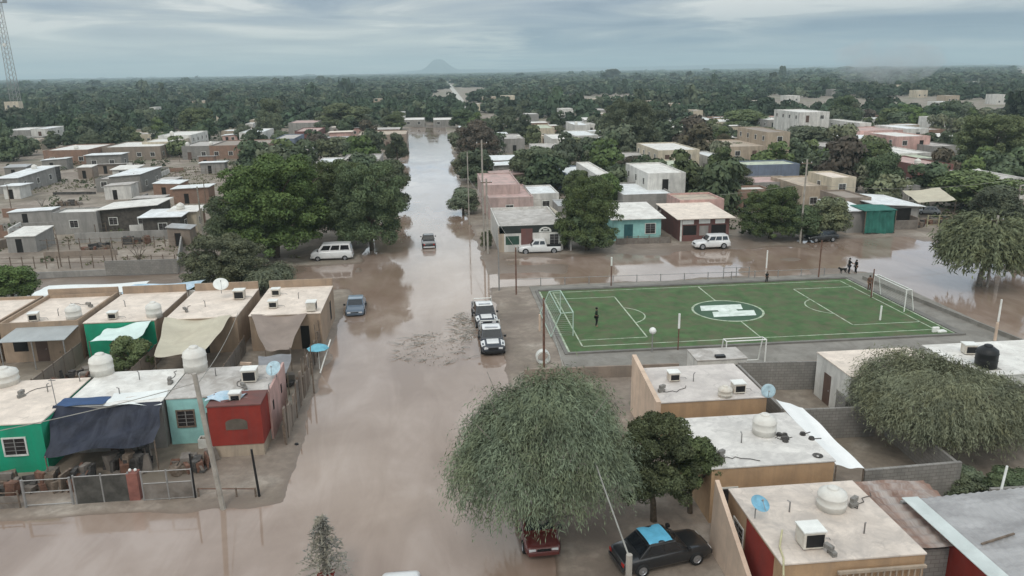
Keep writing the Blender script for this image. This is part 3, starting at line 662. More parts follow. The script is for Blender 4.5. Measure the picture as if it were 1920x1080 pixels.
# awning and tarps of the back row
t = thing('metal_awning', (-34.2, 59.9, 0), 0, 'plain grey metal awning in front of a second row house', 'awning')
MB().hexa([(0, 0, 2.35), (5.0, 0, 2.35), (5.3, 2.0, 2.85), (.6, 2.0, 2.85)], [(0, 0, 2.40), (5.0, 0, 2.40), (5.3, 2.0, 2.90), (.6, 2.0, 2.90)]).build('sheet', mat('grey_awning_sheet', (.40, .42, .42), .5, .08, 1, wave=('X', 6, .02)), t)
for x in (.15, 2.5, 4.85): MB().tube([(x, .1, -.1), (x, .1, 2.36)], .05, 6).build('post', m_steel, t)
cloth('white_tarp', (-26.6, 61.7, 2.6), (-23.2, 61.8, 3.1), (-23.4, 59.2, 2.35), (-27.3, 59.7, 2.25), .16, t_mint, 'mint white tarp strung across the green house front', seed=11, ripple=.07)
cloth('cream_tarp', (-22.2, 62.0, 3.2), (-16.9, 62.0, 3.2), (-17.6, 56.2, 2.3), (-21.2, 56.0, 2.1), .45, t_cream, 'wide sagging cream tarp hanging from a second row roof', nu=24, nv=22, ripple=.06, seed=21)
cloth('taupe_tarp', (-15.5, 62.0, 3.15), (-11.0, 61.8, 3.1), (-11.6, 57.0, 1.9), (-13.5, 57.2, 1.7), .35, t_brown, 'taupe tarp narrowing downward in front of the end house', nu=20, nv=18, ripple=.06, seed=31)
v = at(140, 600, 3); tank(v.x, v.y, 3, .6, 1.3, 'cream water tank on the roof behind the grey awning'); v = at(290, 595, 3); tank(v.x, v.y, 3, .6, 1.3, 'grey white water tank on the roof above the white tarp')
v = at(65, 603, 3); cooler(v.x, v.y, 3, R(8), 'cooler with dark side on the roof above the grey awning', .8); v = at(213, 600, 3); cooler(v.x, v.y, 3, 0, 'brownish cooler at the front edge of the green fronted house roof', .75)
v = at(450, 562, 3); cooler(v.x, v.y, 3, 0, 'white cooler with black grille at the back of the cream tarp house roof', 1.0); v = at(518, 556, 3); cooler(v.x, v.y, 3, 0, 'cooler at the back of the end house roof', .8)
v = at(513, 579, 3); cooler(v.x, v.y, 3, 0, 'cooler in the middle of the end house roof', .8); v = at(585, 584, 3); cooler(v.x, v.y, 3, R(90), 'pale cooler near the right edge of the end house roof', .95)
v = at(415, 545, 3.75); dish(v.x, v.y, 3.5, R(20), 40, .65, 'white satellite dish on the ochre wall behind the cream tarp house', m_wpaint)
v = at(596, 650, 1.8); t = thing('patio_umbrella', (v.x, v.y, 0), 0, 'faded blue patio umbrella beside the end house', 'umbrella')
MB().tube([(0, 0, -.1), (0, 0, 2.0)], .03, 6).build('pole', m_wpaint, t); MB().lathe([(.01, 2.05), (.5, 1.88), (.85, 1.68), (.84, 1.66), (.5, 1.85), (.01, 2.02)], 8).build('canopy', mat('faded_blue_cloth', (.16, .42, .52), .8, .15, 2), t)
v = at(592, 640, 0); t = thing('narrow_door_wall', (v.x, v.y, 0), 0, 'narrow pale doorway wall above the blue umbrella', 'wall'); MB().box(-.6, .55, 0, .15, -.1, 2.5).build('wall', m_peach, t); MB().box(-.2, .25, -.02, 0, 0, 1.9).build('door', mat('faded_aqua_door', (.28, .40, .36), .7), t)

# white sheets and low walls behind the back row
t = thing('white_yard_wall', (-41.5, 74.5, 0), 0, 'long white wall in the yard behind the second row', 'wall'); MB().box(0, 20.5, 0, .2, -.1, 2.0).build('wall', m_white, t)
v = at(300, 545, 2.2); cloth('blue_white_tarp', (v.x - 3.2, v.y + 2.5, 2.3), (v.x + 3.6, v.y + 2.6, 2.4), (v.x + 2.6, v.y, 2.2), (v.x - 3.6, v.y, 2.1), .2, t_ltblue, 'light blue and white sheet behind the second row', seed=14)
v = at(170, 548, 2.1); cloth('white_tarp', (v.x - 5.2, v.y + 3, 2.2), (v.x + 4.5, v.y + 3, 2.2), (v.x + 4.0, v.y, 2.0), (v.x - 5.5, v.y, 2.0), .15, t_white, 'long white sheet behind the house with the grey awning', seed=15)

# backyard clutter between the rows
m_junk = mat('dark_clutter', (.055, .05, .047), .9, .5, 2.5, (.16, .15, .14), .5)
def junk(x, y, w, d, h, label, seed, mats=None):
    rs = random.Random(seed); t = MB(); mats = mats or [m_junk, m_wood, m_junk, m_mud, m_rusty]
    for i in range(24):
        t.k = rs.randrange(len(mats)); cx_, cy_ = rs.uniform(-w, w) * .8, rs.uniform(-d, d) * .7; a = rs.uniform(0, PI); sx, sy, sz = rs.uniform(.15, .6), rs.uniform(.05, .3), rs.uniform(.1, h)
        P = [(cx_ + px_ * math.cos(a) - py_ * math.sin(a), cy_ + px_ * math.sin(a) + py_ * math.cos(a)) for px_, py_ in ((-sx, -sy), (sx, -sy), (sx, sy), (-sx, sy))]
        dx = rs.uniform(-.2, .2); t.hexa([(*p, 0) for p in P], [(p[0] + dx, p[1], sz + rs.uniform(-.05, .05)) for p in P])
    o_ = t.build('scrap_pile', mats, None, loc=(x, y, .02)); tag(o_, label, 'scrap pile', 'scrap piles'); return o_
junk(-27.5, 56.5, 2.2, 1.6, .9, 'dark scrap heap between the grey awning and the front row roofs', 1); junk(-24.6, 55.2, 1.6, 1.2, .8, 'scrap heap left of the bush between the two rows', 2); junk(-18.6, 54.4, 2, 1, .9, 'clutter below the cream tarp', 3)
junk(-14.6, 56.0, 1.5, 1, 1.0, 'reddish clutter between the cream and taupe tarps', 5, [m_dkred, m_wood, m_peach]); junk(-12.2, 54.3, 1.2, 1.2, 1.0, 'dark clutter below the taupe tarp', 6)
junk(-21.2, 41.0, 1.6, .9, 1.1, 'dark clutter behind the gate of the green house', 71); junk(-18.5, 42.6, 1.6, 1.0, 1.2, 'dark clutter below the navy shade cloth', 72); junk(-14.8, 42.4, 1.4, 1.0, .8, 'clutter in the yard of the aqua house', 73); junk(-25.5, 41.0, 1.6, 1.0, .8, 'clutter behind the fence at the lower left corner', 74)
cloth('grey_tarp', (-13.6, 55.5, 1.9), (-11.2, 55.6, 1.9), (-11.0, 52.3, 1.6), (-13.2, 52.3, 1.6), .15, t_grey, 'dark grey sheet roof over the yard below the taupe tarp', seed=17)
rail_fence((-31, 53.0), (-17, 53.2), 1.5, 9, (.2, .8, 1.4), 'dark board fence between the two rows', m_wood, m_wood, infill=(0, 1.3, mat('dark_boards', (.06, .055, .05), .9, .3, 3)))
rail_fence((-22.6, 53.6), (-22.6, 61.6), 1.6, 6, (1.5,), 'wall like fence beside the green fronted house', m_wood, m_wood, infill=(0, 1.5, m_brown)); rail_fence((-28.8, 53.6), (-28.8, 61.6), 1.7, 6, (1.5,), 'fence between the grey awning yard and the green fronted house', m_wood, m_wood, infill=(0, 1.6, m_brown))
rail_fence((-16.1, 53.6), (-16.1, 61.6), 1.5, 6, (1.4,), 'fence between the cream tarp and the taupe tarp', m_wood, m_wood, infill=(0, 1.4, m_mud))

ppm = MB().tube([(0, 0, 0), (0, 0, .5), (.12, 0, .58)], .035, 6).mesh('vent_pipe', m_steel, True)
for i, (px, py, l) in enumerate(((90, 735, 'middle of the green house roof'), (150, 715, 'back of the green house roof'), (262, 712, 'back of the roof behind the shade cloth'), (225, 742, 'middle of the roof behind the shade cloth'), (405, 705, 'back of the aqua house roof'), (505, 735, 'right side of the aqua house roof'), (110, 592, 'roof behind the grey awning'), (235, 575, 'roof of the green fronted house'), (385, 575, 'roof of the cream tarp house'), (560, 560, 'roof of the end house'), (1300, 715, 'roof just below the pitch'), (1390, 830, 'left part of the cluttered roof'), (1480, 960, 'middle of the nearest ochre house roof'), (1620, 1000, 'right part of the nearest ochre house roof'))):
    v = at(px, py, 3.09); o_ = bpy.data.objects.new('vent_pipe', ppm); COL.objects.link(o_); o_.location = (v.x, v.y, 3.09); o_.rotation_euler.z = i * 1.3; tag(o_, 'thin grey vent pipe on the ' + l, 'vent pipe', 'roof vent pipes')
rs = random.Random(66)
for i, (px, py, l) in enumerate(((40, 745, 'front of the green house roof'), (320, 720, 'right side of the roof behind the shade cloth'), (460, 730, 'middle of the aqua house roof'), (170, 575, 'roof behind the grey awning'), (350, 585, 'roof of the cream tarp house'), (1240, 735, 'left part of the roof just below the pitch'), (1350, 860, 'front of the cluttered roof'), (1600, 950, 'right back part of the nearest ochre house roof'), (1560, 1040, 'front of the nearest ochre house roof'))):
    v = at(px, py, 3.09); q = MB(); q.box(-.2, .2, -.1, .1, 0, .2).hexa([(-.05, -.05, .2), (.33, .05, .2), (.28, .24, .2), (-.1, .14, .2)], [(-.05, -.05, .4), (.33, .05, .4), (.28, .24, .4), (-.1, .14, .4)])
    pts = [Vector((-.1, 0, .03))]
    for k_ in range(7): pts.append(pts[-1] + Vector((rs.uniform(.1, .5), rs.uniform(-.3, .3), 0)))
    q.k = 1; q.tube(pts, .02, 5); tag(q.build('roof_blocks', [m_block, m_junk], None, loc=(v.x, v.y, 3.092), rz=rs.uniform(0, 3)), 'loose blocks and hose on the ' + l, 'blocks', 'roof blocks')
# ---- near right block
house(12.6, 19.1, 40.9, 46.3, 3.0, m_ochre, roofm('stained_pinkish_roof', (.60, .55, .51), .5, (.42, .38, .36)), 'ochre house with pale roof just below the soccer pitch', par=.08, group='flat roofed houses')
t = thing('parapet_wall', (12.3, 40.7, 0), 0, 'tan sloping side parapet of the ochre house below the pitch', 'wall'); MB().hexa([(0, 0, -.1), (.28, 0, -.1), (.28, 5.8, -.1), (0, 5.8, -.1)], [(0, 0, 3.2), (.28, 0, 3.2), (.28, 5.8, 4.0), (0, 5.8, 4.0)]).build('wall', m_peach, t)
house(12.9, 19.2, 33.0, 38.6, 3.0, m_ochre, roofm('stained_pale_roof', (.66, .63, .59), .65, (.42, .40, .38)), 'ochre house with cluttered white roof right of the green tree', par=.06, ops=[('window', 'S', .5, 1.3, 1, 1.9)], group='flat roofed houses')
H3 = house(13.0, 19.0, 25.3, 31.0, 3.0, m_ochre, roofm('stained_beige_roof', (.62, .54, .47), .7, (.40, .355, .32)), 'nearest ochre house with blue dish and cooler on its cream roof', par=.06, ops=[('panel', 'W', 2.2, 5.0, .2, 2.9, m_red), ('window', 'W', .9, 1.9, 1.1, 2.1), ('window', 'S', .5, 1.2, 1, 1.9)], group='flat roofed houses')
t = thing('window_grille_wall', (15.3, 25.0, 0), 0, 'tan front wall with upright bars at the bottom right', 'fence')
for i in range(14): MB().box(i * .26, i * .26 + .06, 0, .06, .3, 2.6).build('bar', m_tan, t)
MB().box(-.1, 3.6, -.03, .09, 2.6, 2.72).build('rail', m_tan, t)
t = thing('porch_column', (12.2, 30.4, 0), 0, 'curved cream side wall of the nearest ochre house', 'wall'); MB().hexa([(0, -4.6, -.2), (.2, -4.6, -.2), (.2, .6, -.2), (0, .6, -.2)], [(0.1, -4.6, .9), (.3, -4.6, .9), (.3, .6, 3.6), (.1, .6, 3.6)]).build('wall', m_peach, t)
v = at(1432, 745, 2.9); dish(v.x + .2, v.y, 2.6, R(-15), 75, .42, 'pale blue satellite dish at the right corner of the house below the pitch')
v = at(1262, 716, 3); cooler(v.x, v.y, 3, 0, 'small cooler with black grille at the back left of the roof below the pitch', .75); v = at(1383, 738, 3); cooler(v.x, v.y, 3, 0, 'cooler with black grille by the dish on the roof below the pitch', .8)
v = at(1359, 745, 3); tank(v.x, v.y, 3, .42, .75, 'low beige tank left of the cooler on the roof below the pitch', m_=m_cooler)
v = at(1432, 815, 3); tank(v.x, v.y, 3, .62, 1.2, 'cream water tank on the cluttered white roof'); v = at(1558, 955, 3); tank(v.x, v.y, 3, .62, 1.1, 'cream water tank on the nearest ochre house roof')
v = at(1517, 1025, 3); cooler(v.x, v.y, 3, R(0), 'big white cooler with black grille on the nearest ochre house roof', 1.0)
v = at(1415, 975, 3); dish(v.x, v.y, 3, R(25), 30, .42, 'light blue satellite dish near the left edge of the nearest roof', m_bluep)
v = at(1450, 1035, 3); t = thing('pipe_run', (v.x, v.y, 3), 0, 'yellowish pipe running off the front edge of the nearest roof', 'pipe'); MB().tube([(.8, 1.0, .3), (.3, .1, .15), (.15, -.6, .1), (-.3, -1.6, .05)], .04, 8).build('pipe', mat('yellowed_pipe', (.50, .46, .28), .6), t)
v = at(1495, 825, 3)
o_ = MB(); rs = random.Random(5)
for i in range(7):
    a = rs.uniform(0, 6); x, y = rs.uniform(-.8, .9), rs.uniform(-.5, .6); o_.lathe([(.01, 0), (.14, 0), (.17, .1), (.13, .22), (.01, .24)], 8, (x, y, 0)); o_.tube([(x, y, .1), (x + rs.uniform(-.6, .6), y + rs.uniform(-.5, .5), .08)], .03, 5)
o_ = o_.build('roof_junk', m_junk, None, loc=(v.x, v.y, 3.01)); tag(o_, 'dark junk lying on the cluttered white roof', 'junk')
v = at(1533, 858, 3); o_ = MB().lathe([(.01, 0), (.2, 0), (.26, .12), (.22, .14), (.01, .06)], 14).build('basin', m_junk, None, loc=(v.x, v.y, 3.01)); tag(o_, 'dark round basin at the front corner of the cluttered white roof', 'basin')
# white sheet roof between the block walls
cloth('white_tarp', (19.4, 40.4, 3.1), (21.0, 40.2, 2.6), (20.9, 33.2, 2.4), (19.3, 33.0, 2.75), .12, mat('bright_white_sheet', (.80, .80, .78), .6, .04, 1), 'bright white sheet stretched along the right side of the cluttered roof', nu=12, nv=24, ripple=.04, seed=42)
# rusty corrugated roof right of the nearest house
t = thing('corrugated_shed', (19.1, 26.2, 0), 0, 'shed with rusty corrugated roof beside the nearest ochre house', 'shed'); HOUSES.append((19.1, 23, 26, 31.4))
MB().box(.05, 3.3, .05, 4.9, -.1, 2.5).build('wall', m_block, t)
def cor(u, v): return (u * 3.9 - .1, v * 5.4 - .2, 2.62 + .22 * (1 - u) + .05 * math.sin(v * 5.4 * 2 * PI / .6) - .04 * math.sin(u * 9))
MB().grid(cor, 12, 90).build('roof', m_rust, t, True)
v = at(1725, 1000, 2.9); o_ = MB().lathe([(.28, 0), (.36, .06), (.36, .14), (.28, .2), (.2, .14), (.2, .06), (.28, 0)], 18).build('old_tyre', m_rubber, None, loc=(21.2, 27.2, 2.84), smooth=True); tag(o_, 'old tyre lying on the rusty corrugated roof', 'tyre')
# near right metal roof house
t = thing('metal_roof_house', (20.75, 18.0, 0), 0, 'house with weathered grey metal roof and red wall at the bottom right corner', 'house', 'flat roofed houses'); HOUSES.append((20.5, 30, 18, 29))
MB().box(0, 9, .1, 10.5, -.2, 3.0).build('wall', m_red, t)
def mr(u, v): return (u * 9.6 - .3, v * 11.1, 3.08 + .38 * u + .025 * math.sin(u * 9.6 * 2 * PI / .38))
MB().grid(mr, 160, 6).build('roof', m_stained, t, True)
MB().box(-.42, .35, -.02, 11.15, 3.15, 3.19).build('flashing', mat('pale_flashing', (.52, .56, .54), .5, .1, 1), t)
t2 = thing('block_building', (20.5, 29.4, 0), 0, 'grey side wall under the flashing of the metal roof house', 'wall'); MB().box(-.05, 8, -.2, 0, -.1, 2.9).build('wall', m_grey, t2)
v = at(1625 + 0, 1000, 3.3)
o_ = MB().box(-.9, .9, -.04, .04, 0, .06).build('loose_plank', m_wood, None, loc=(22.3, 25.6, 3.22)); o_.rotation_euler = (0, R(-2), R(14)); tag(o_, 'grey plank lying on the weathered metal roof', 'plank')
post(24.9, 29.2, 4.4, .06, m_wpaint, 'short white pole rising behind the weathered metal roof', lean=(.35, 0))
# yards and block walls
def bwall(x0, y0, x1, y1, h, label, m_=None, th=.18, nm='block_wall'):
    d = Vector((x1 - x0, y1 - y0, 0)); n = Vector((-d.y, d.x, 0)).normalized() * th / 2
    o_ = MB().hexa([tuple(-n), tuple(d - n), tuple(d + n), tuple(n)], [tuple(-n + Vector((0, 0, h))), tuple(d - n + Vector((0, 0, h))), tuple(d + n + Vector((0, 0, h))), tuple(n + Vector((0, 0, h)))]).build(nm, m_ or m_block, None, loc=(x0, y0, -.02))
    tag(o_, label, 'wall', 'yard walls'); return o_
bwall(21.2, 33.6, 26.6, 33.8, 2.1, 'grey block wall in front of the round cornered yard'); bwall(21.2, 41.2, 26.2, 41.0, 2.0, 'grey block wall between the two empty yards right of the white sheet'); bwall(26.6, 33.9, 26.9, 40.9, 1.9, 'grey block wall under the drooping tree')
bwall(20.6, 48.9, 26.2, 48.4, 2.1, 'wide grey wall just below the soccer pitch'); bwall(20.4, 41.4, 20.5, 48.7, 2.0, 'grey wall right of the roof below the pitch'); bwall(26.3, 48.3, 25.4, 43, 1.6, 'grey wall joining the pale walled house')
bwall(5.9, 52.7, 17.4, 52.3, .9, 'low worn wall along the near side of the pitch apron', m_brown); bwall(24.6, 51.9, 44, 50.6, .8, 'low brown wall between the pitch and the white roofs', m_brown); bwall(26.9, 31.9, 31, 31.8, 1.6, 'grey wall behind the weathered metal roof')
house(17.7, 21.3, 49.2, 51.4, 2.2, m_white, r_grey, 'small low white building with flat roof between the pitch and the houses', par=.05, ops=[('opening', 'S', 2.2, 2.9, .2, 1.8)], group='flat roofed houses')
v = at(1350, 672, 2.2); o_ = MB().box(-.35, .35, -.2, .2, 0, .25).build('roof_hatch', m_black, None, loc=(v.x, v.y, 2.21), bev=.03); tag(o_, 'black hatch on the small low white building', 'hatch')
house(25.6, 32.2, 43.2, 47.6, 3.0, m_white, r_cream, 'pale walled house with tan roof partly under the drooping tree', par=.08, ops=[('door', 'W', 1.2, 2.1, 0, 2.1)], group='flat roofed houses')
house(33.4, 41.8, 42.2, 47.9, 3.0, m_white, r_white, 'house with bright white roof carrying a black tank', par=.08, ops=autowin(8, 5, 3, 3, 'S'), group='flat roofed houses')
v = at(1847, 690, 3); tank(v.x, v.y, 3, .66, 1.45, 'black water tank on the white roof at the right edge', m_=m_black, base=.12); v = at(1815, 665, 3); cooler(v.x, v.y, 3, R(-10), 'cooler with black grille left of the black tank', .85); 
v = at(1826, 700, 3); o_ = MB().box(-.3, .3, -.2, .2, 0, .3).build('roof_box', m_tank, None, loc=(v.x, v.y, 3.01), bev=.03); tag(o_, 'small white box left of the black tank', 'box')
t = thing('green_wall', (34.5, 40.6, 0), 0, 'grey green wall below the white roof at the right edge', 'wall'); MB().box(0, 7.5, 0, 1.2, 0, 2.3).build('wall', mat('grey_green_plaster', (.30, .36, .31), .85), t)
# street lamp with round white globe near the pitch
def globe(t, h): MB().lathe([(.01, -.26), (.16, -.22), (.27, -.08), (.29, .04), (.22, .2), (.1, .28), (.01, .3)], 16, (0, 0, h + .25)).build('globe', m_wpaint, t, True)
post(16.7, 57.0, 1.6, .05, m_steel, 'short lamp with a white globe at the near side of the pitch', 'lamp', 'globe_lamp', top=globe)

# poles and markers round the pitch and the crossing street
def tip(h0):
    def f_(t, h): MB().tube([(0, 0, h - h0), (0, 0, h + .02)], .09, 8).build('white_top', m_wpaint, t)
    return f_
post(18.9, 57.2, 3.1, .055, m_rusty, 'rusty thin pole with a white upper half at the near side of the pitch', 'marker pole', 'marker_pole', top=tip(1.2)); post(17.8, 76.6, 3.2, .07, m_rusty, 'rusty pole with pale top at the far side of the pitch', 'marker pole', 'marker_pole', top=tip(.9))
post(40.4, 76.5, 4.2, .08, m_rusty, 'tall rusty pole at the far right side of the pitch'); v = at(1633, 560); post(v.x, v.y, 3.0, .07, m_rusty, 'rusty pole by the right end goal')
v = at(968, 552); post(v.x, v.y, 4.9, .08, m_rusty, 'rusty pole right of the pair at the corner of the flooded streets'); v = at(936, 545); post(v.x, v.y, 4.6, .08, m_steel, 'grey pole left of the pair at the corner of the flooded streets')
v = at(1020, 690); post(v.x, v.y, 5.6, .10, m_rusty, 'tall rusty pole on the dirt strip between the patrol trucks and the pitch')
v = at(1437, 500); post(v.x, v.y, 1.9, .09, m_wpaint, 'short white post standing in the crossing street'); v = at(1650, 600, .13); post(v.x, v.y, 1.45, .09, m_wpaint, 'short white post on the pitch by the right penalty box'); v = at(1872, 600); post(v.x, v.y, 1.9, .09, m_wpaint, 'white post standing in the flooded street at the right'); v = at(1865, 640); post(v.x, v.y, 1.6, .12, m_peach, 'pinkish post at the flooded kerb right of the pitch')
v = at(1012, 620); post(v.x, v.y, 1.5, .1, m_peach, 'short pale post left of the pitch')
v = at(1018, 680); t = thing('concrete_pipe', (v.x, v.y, 0), 0, 'broken pale concrete ring lying by the rusty pole', 'pipe'); MB().lathe([(.45, -.3), (.55, -.3), (.55, .3), (.45, .3), (.45, -.3)], 18, (0, 0, .5), 'Y').build('ring', m_frame, t)
rail_fence((8.0, 78.2), (41.5, 77.4), .9, 14, (.82,), 'low wire fence along the far side of the pitch', m_steel, m_steel); rail_fence((30.4, 77.9), (33.2, 77.8), 1.3, 3, (1.25, .7), 'short grey railing by the person at the far side of the pitch', m_steel, m_steel)
bwall(44.8, 75.4, 46.9, 53.5, .45, 'low kerb wall along the right side of the pitch apron', m_conc)
v = at(1752, 612, .2); o_ = MB().box(-.5, .1, -.1, .1, 0, .5).box(-.1, .7, -.25, .25, 0, .18).build('white_bag', m_wpaint, None, loc=(v.x - .5, v.y - 1.2, .1), bev=.06); tag(o_, 'white plastic sack at the near right corner of the pitch', 'sack')

# utility poles of the town
def upole(px, py, ptop, label, r_=.13, arm=True, m_=None):
    v = at(px, py); z = 1.0
    while proj((v.x, v.y, z))[1] > ptop and z < 30: z += .1
    return post(v.x, v.y, z, r_, m_ or m_pole, label, 'utility pole', 'utility_pole', group='utility poles', top=crossarm if arm else None)
upole(915, 476, 335, 'concrete utility pole at the street corner by the store'); upole(908, 470, 262, 'taller utility pole left of the corner store', .12); upole(1851, 536, 405, 'pale leaning concrete pole in front of the olive tree'); upole(1500, 455, 300, 'utility pole among the trees behind the crossing street')
upole(393, 540, 350, 'thin pole in front of the bushy tree left of the street', .09, False, m_greybark); upole(1902, 420, 350, 'utility pole at the right edge'); upole(1700, 375, 340, 'white pole beside the grey shed', .1, False); upole(880, 420, 285, 'thin pole among the trees on the right bank of the street', .09, False)
pA = at(1180, 1040, 6.3); post(pA.x, pA.y, 6.3, .13, m_pole, 'concrete utility pole rising at the bottom edge beside the dark car', 'utility pole', 'utility_pole', group='utility poles')
pB = at(1048, 712, 8.2)
def cable(a, b_, sag, label, r_=.02):
    a, b_ = Vector(a), Vector(b_); pts = []
    for i in range(17):
        u = i / 16; p = a.lerp(b_, u); p.z -= sag * 4 * u * (1 - u); pts.append(p - a)
    o_ = MB().tube(pts, r_, 5).build('power_cable', mat('grey_cable', (.30, .29, .26), .7), None, loc=a); tag(o_, label, 'cable', 'cables'); return o_
v = at(1020, 690); cable((pA.x, pA.y, 6.2), (v.x, v.y, 5.5), .5, 'grey cable running over the drooping tree to the rusty pole', .03)
v = at(915, 476); w_ = at(968, 552); cable((v.x, v.y, 7.0), (w_.x, w_.y, 4.8), .4, 'cable from the corner store pole to the rusty pole')
w2 = at(1500, 455); w3 = at(1902, 420); cable((v.x, v.y, 7.2), (w2.x, w2.y, 7.6), 1.2, 'long cable along the crossing street from the corner store'); cable((w2.x, w2.y, 7.6), (w3.x, w3.y, 6.5), 1.0, 'cable along the crossing street toward the right edge')
cable((-12.4, 37.6, 7.0), (-16.5, 62.1, 3.3), .4, 'cable from the corner utility pole back to the second row'); cable((-12.4, 37.6, 7.1), (-30.5, 30.0, 7.2), .6, 'cable from the corner utility pole to the left edge'); w4 = at(880, 420); cable((v.x, v.y, 7.1), (w4.x, w4.y, 7.0), .5, 'cable running up the right bank of the street')

# telecom mast
v = at(34, 214); t = thing('telecom_mast', (v.x, v.y, 0), 0, 'tall lattice telecom mast at the left edge', 'mast'); MH = 1.0
while proj((v.x, v.y, MH))[1] > 2: MH += .5
q = MB(); ww = lambda z: 2.3 - .9 * z / MH
for k in range(4):
    s1, s2 = ((-1, -1), (1, -1), (1, 1), (-1, 1))[k]; q.tube([(s1 * ww(0), s2 * ww(0), 0), (s1 * ww(MH), s2 * ww(MH), MH)], .16, 5)
q.build('legs', m_steel, t); q = MB(); nz = 22
for i in range(nz):
    za, zb = MH * i / nz, MH * (i + 1) / nz
    for k in range(4):
        a = ((-1, -1), (1, -1), (1, 1), (-1, 1))[k]; b_ = ((-1, -1), (1, -1), (1, 1), (-1, 1))[(k + 1) % 4]
        q.tube([(a[0] * ww(za), a[1] * ww(za), za), (b_[0] * ww(zb), b_[1] * ww(zb), zb)], .08, 4, False).tube([(a[0] * ww(zb), a[1] * ww(zb), zb), (b_[0] * ww(zb), b_[1] * ww(zb), zb)], .07, 4, False)
q.build('bracing', m_steel, t)
MB().box(-4.5, 4.5, -2, 2, MH - 1, MH - .6).box(-4.4, -3.8, -2.2, 2.2, MH - .6, MH + 3).box(3.8, 4.4, -2.2, 2.2, MH - .6, MH + 3).build('antenna_platform', m_steel, t); MB().lathe([(.01, 0), (1.1, .1), (1.2, .5), (.01, .6)], 14, (0, -1.8, MH * .62), 'Y').build('antenna_dish', m_wpaint, t)
v = at(36, 219); house(v.x - 4, v.x + 3.8, v.y - 6, v.y - 1, 8.5, m_cream, r_white, 'tall pale building at the foot of the telecom mast', par=.3, ops=[('window', 'S', 1.5, 2.7, 5.4, 6.8), ('window', 'S', 4.8, 6, 5.4, 6.8), ('window', 'S', 1.5, 2.7, 2, 3.2)], group='town houses')
# ================================================================== houses across the crossing street and in the town
TG = 'town houses'; m_palepink = wallm('weathered_pink_plaster', (.48, .36, .33)); m_shop = 0
# corner store
x0, x1, y0, y1 = 7.5, 15.7, 94.6, 108.0
st = house(x0, x1, y0, y1, 3.1, m_white, r_grey, 'corner store with a red door, dark sign band and an arch shaped mark', par=.25, cat='store', ops=[('panel', 'S', 0.1, 8.1, 2.35, 3.3, mat('dark_sign_band', (.03, .035, .033), .8)), ('panel', 'S', .0, .7, 0, 3.1, m_tan), ('opening', 'S', .9, 2.6, .9, 2.0, mat('dark_green_shutter', (.03, .07, .05), .7)), ('door', 'S', 2.85, 4.3, 0, 2.9, m_dkred), ('window', 'S', 6.5, 7.6, .7, 2.1)])
q = MB()
for i in range(10):
    a, b_ = PI * i / 10, PI * (i + 1) / 10
    q.hexa([(5.9 + r_ * math.cos(w), -.045, 2.5 + r_ * .7 * math.sin(w)) for r_, w in ((.55, a), (.8, a), (.8, b_), (.55, b_))], [(5.9 + r_ * math.cos(w), -.025, 2.5 + r_ * .7 * math.sin(w)) for r_, w in ((.55, a), (.8, a), (.8, b_), (.55, b_))])
q.box(5.1, 6.7, -.045, -.025, 2.4, 2.5).box(5.6, 6.2, -.045, -.025, 2.6, 2.75); q.build('sign_mark', m_frame, st)
q = MB(); q.hexa([(8.2, -.6, 3.3), (9.0, -.4, 2.7), (9.4, 12, 2.7), (8.2, 12, 3.6)], [(8.2, -.6, 3.36), (9.0, -.4, 2.76), (9.4, 12, 2.76), (8.2, 12, 3.66)]); q.build('side_awning', m_cream, st)
MB().box(9.0, 9.2, -.5, 11, -.1, 2.7).build('side_wall', m_white, st)
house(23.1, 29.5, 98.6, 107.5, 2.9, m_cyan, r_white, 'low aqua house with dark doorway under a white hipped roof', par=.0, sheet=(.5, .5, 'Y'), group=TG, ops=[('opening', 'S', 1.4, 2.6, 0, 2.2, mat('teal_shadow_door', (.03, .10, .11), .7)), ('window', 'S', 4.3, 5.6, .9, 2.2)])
rail_fence((23.0, 96.6), (30.2, 96.4), 1.1, 6, (.95,), 'muddy low wall in front of the aqua house', m_wood, m_wood, infill=(-.1, .8, m_mud))
ph = house(31.6, 38.2, 97.0, 106, 3.0, m_dkred, r_cream, 'dark red porch house with three white sign boards under a cream roof', par=0, sheet=(.6, .35, 'Y'), group=TG, ops=[('panel', 'S', .3, 1.8, 2.25, 2.8, m_wpaint), ('panel', 'S', 2.5, 4.0, 2.3, 2.85, m_wpaint), ('panel', 'S', 4.7, 6.0, 2.25, 2.8, m_wpaint), ('panel', 'S', 2.6, 3.8, .7, 2.0, m_grey), ('opening', 'S', .4, 2.2, .8, 2.1), ('opening', 'S', 4.2, 6.2, .5, 2.1), ('panel', 'S', -.0, .25, 0, 2.9, m_frame)])
v = at(1320, 405, 3); house(34.5, 41, 106.5, 113, 3.6, m_pink, r_tan, 'tan pink block rising behind the dark red porch house', group=TG)
house(55.3, 58.0, 98.5, 106, 3.0, m_grey, r_bright, 'narrow grey wall house with white metal roof left of the green netting', par=0, sheet=(.4, .3, 'Y'), group=TG)
t = thing('shade_net_stall', (57.2, 97.3, 0), 0, 'stall wrapped in hanging green shade netting', 'stall'); HOUSES.append((55, 61, 96, 103))
def gn(u, v_): return (u * 4.3, .12 * math.sin(u * 26) + .1 * math.sin(v_ * 5), 3.0 * (1 - v_) + .1 + .1 * math.sin(u * 7))
MB().grid(gn, 60, 10).build('net', t_green, t, True); MB().grid(lambda u, v_: (4.3 + .1 * math.sin(v_ * 20), v_ * 4, 3.1 * (1 - u)), 6, 24).build('net', t_green, t, True)
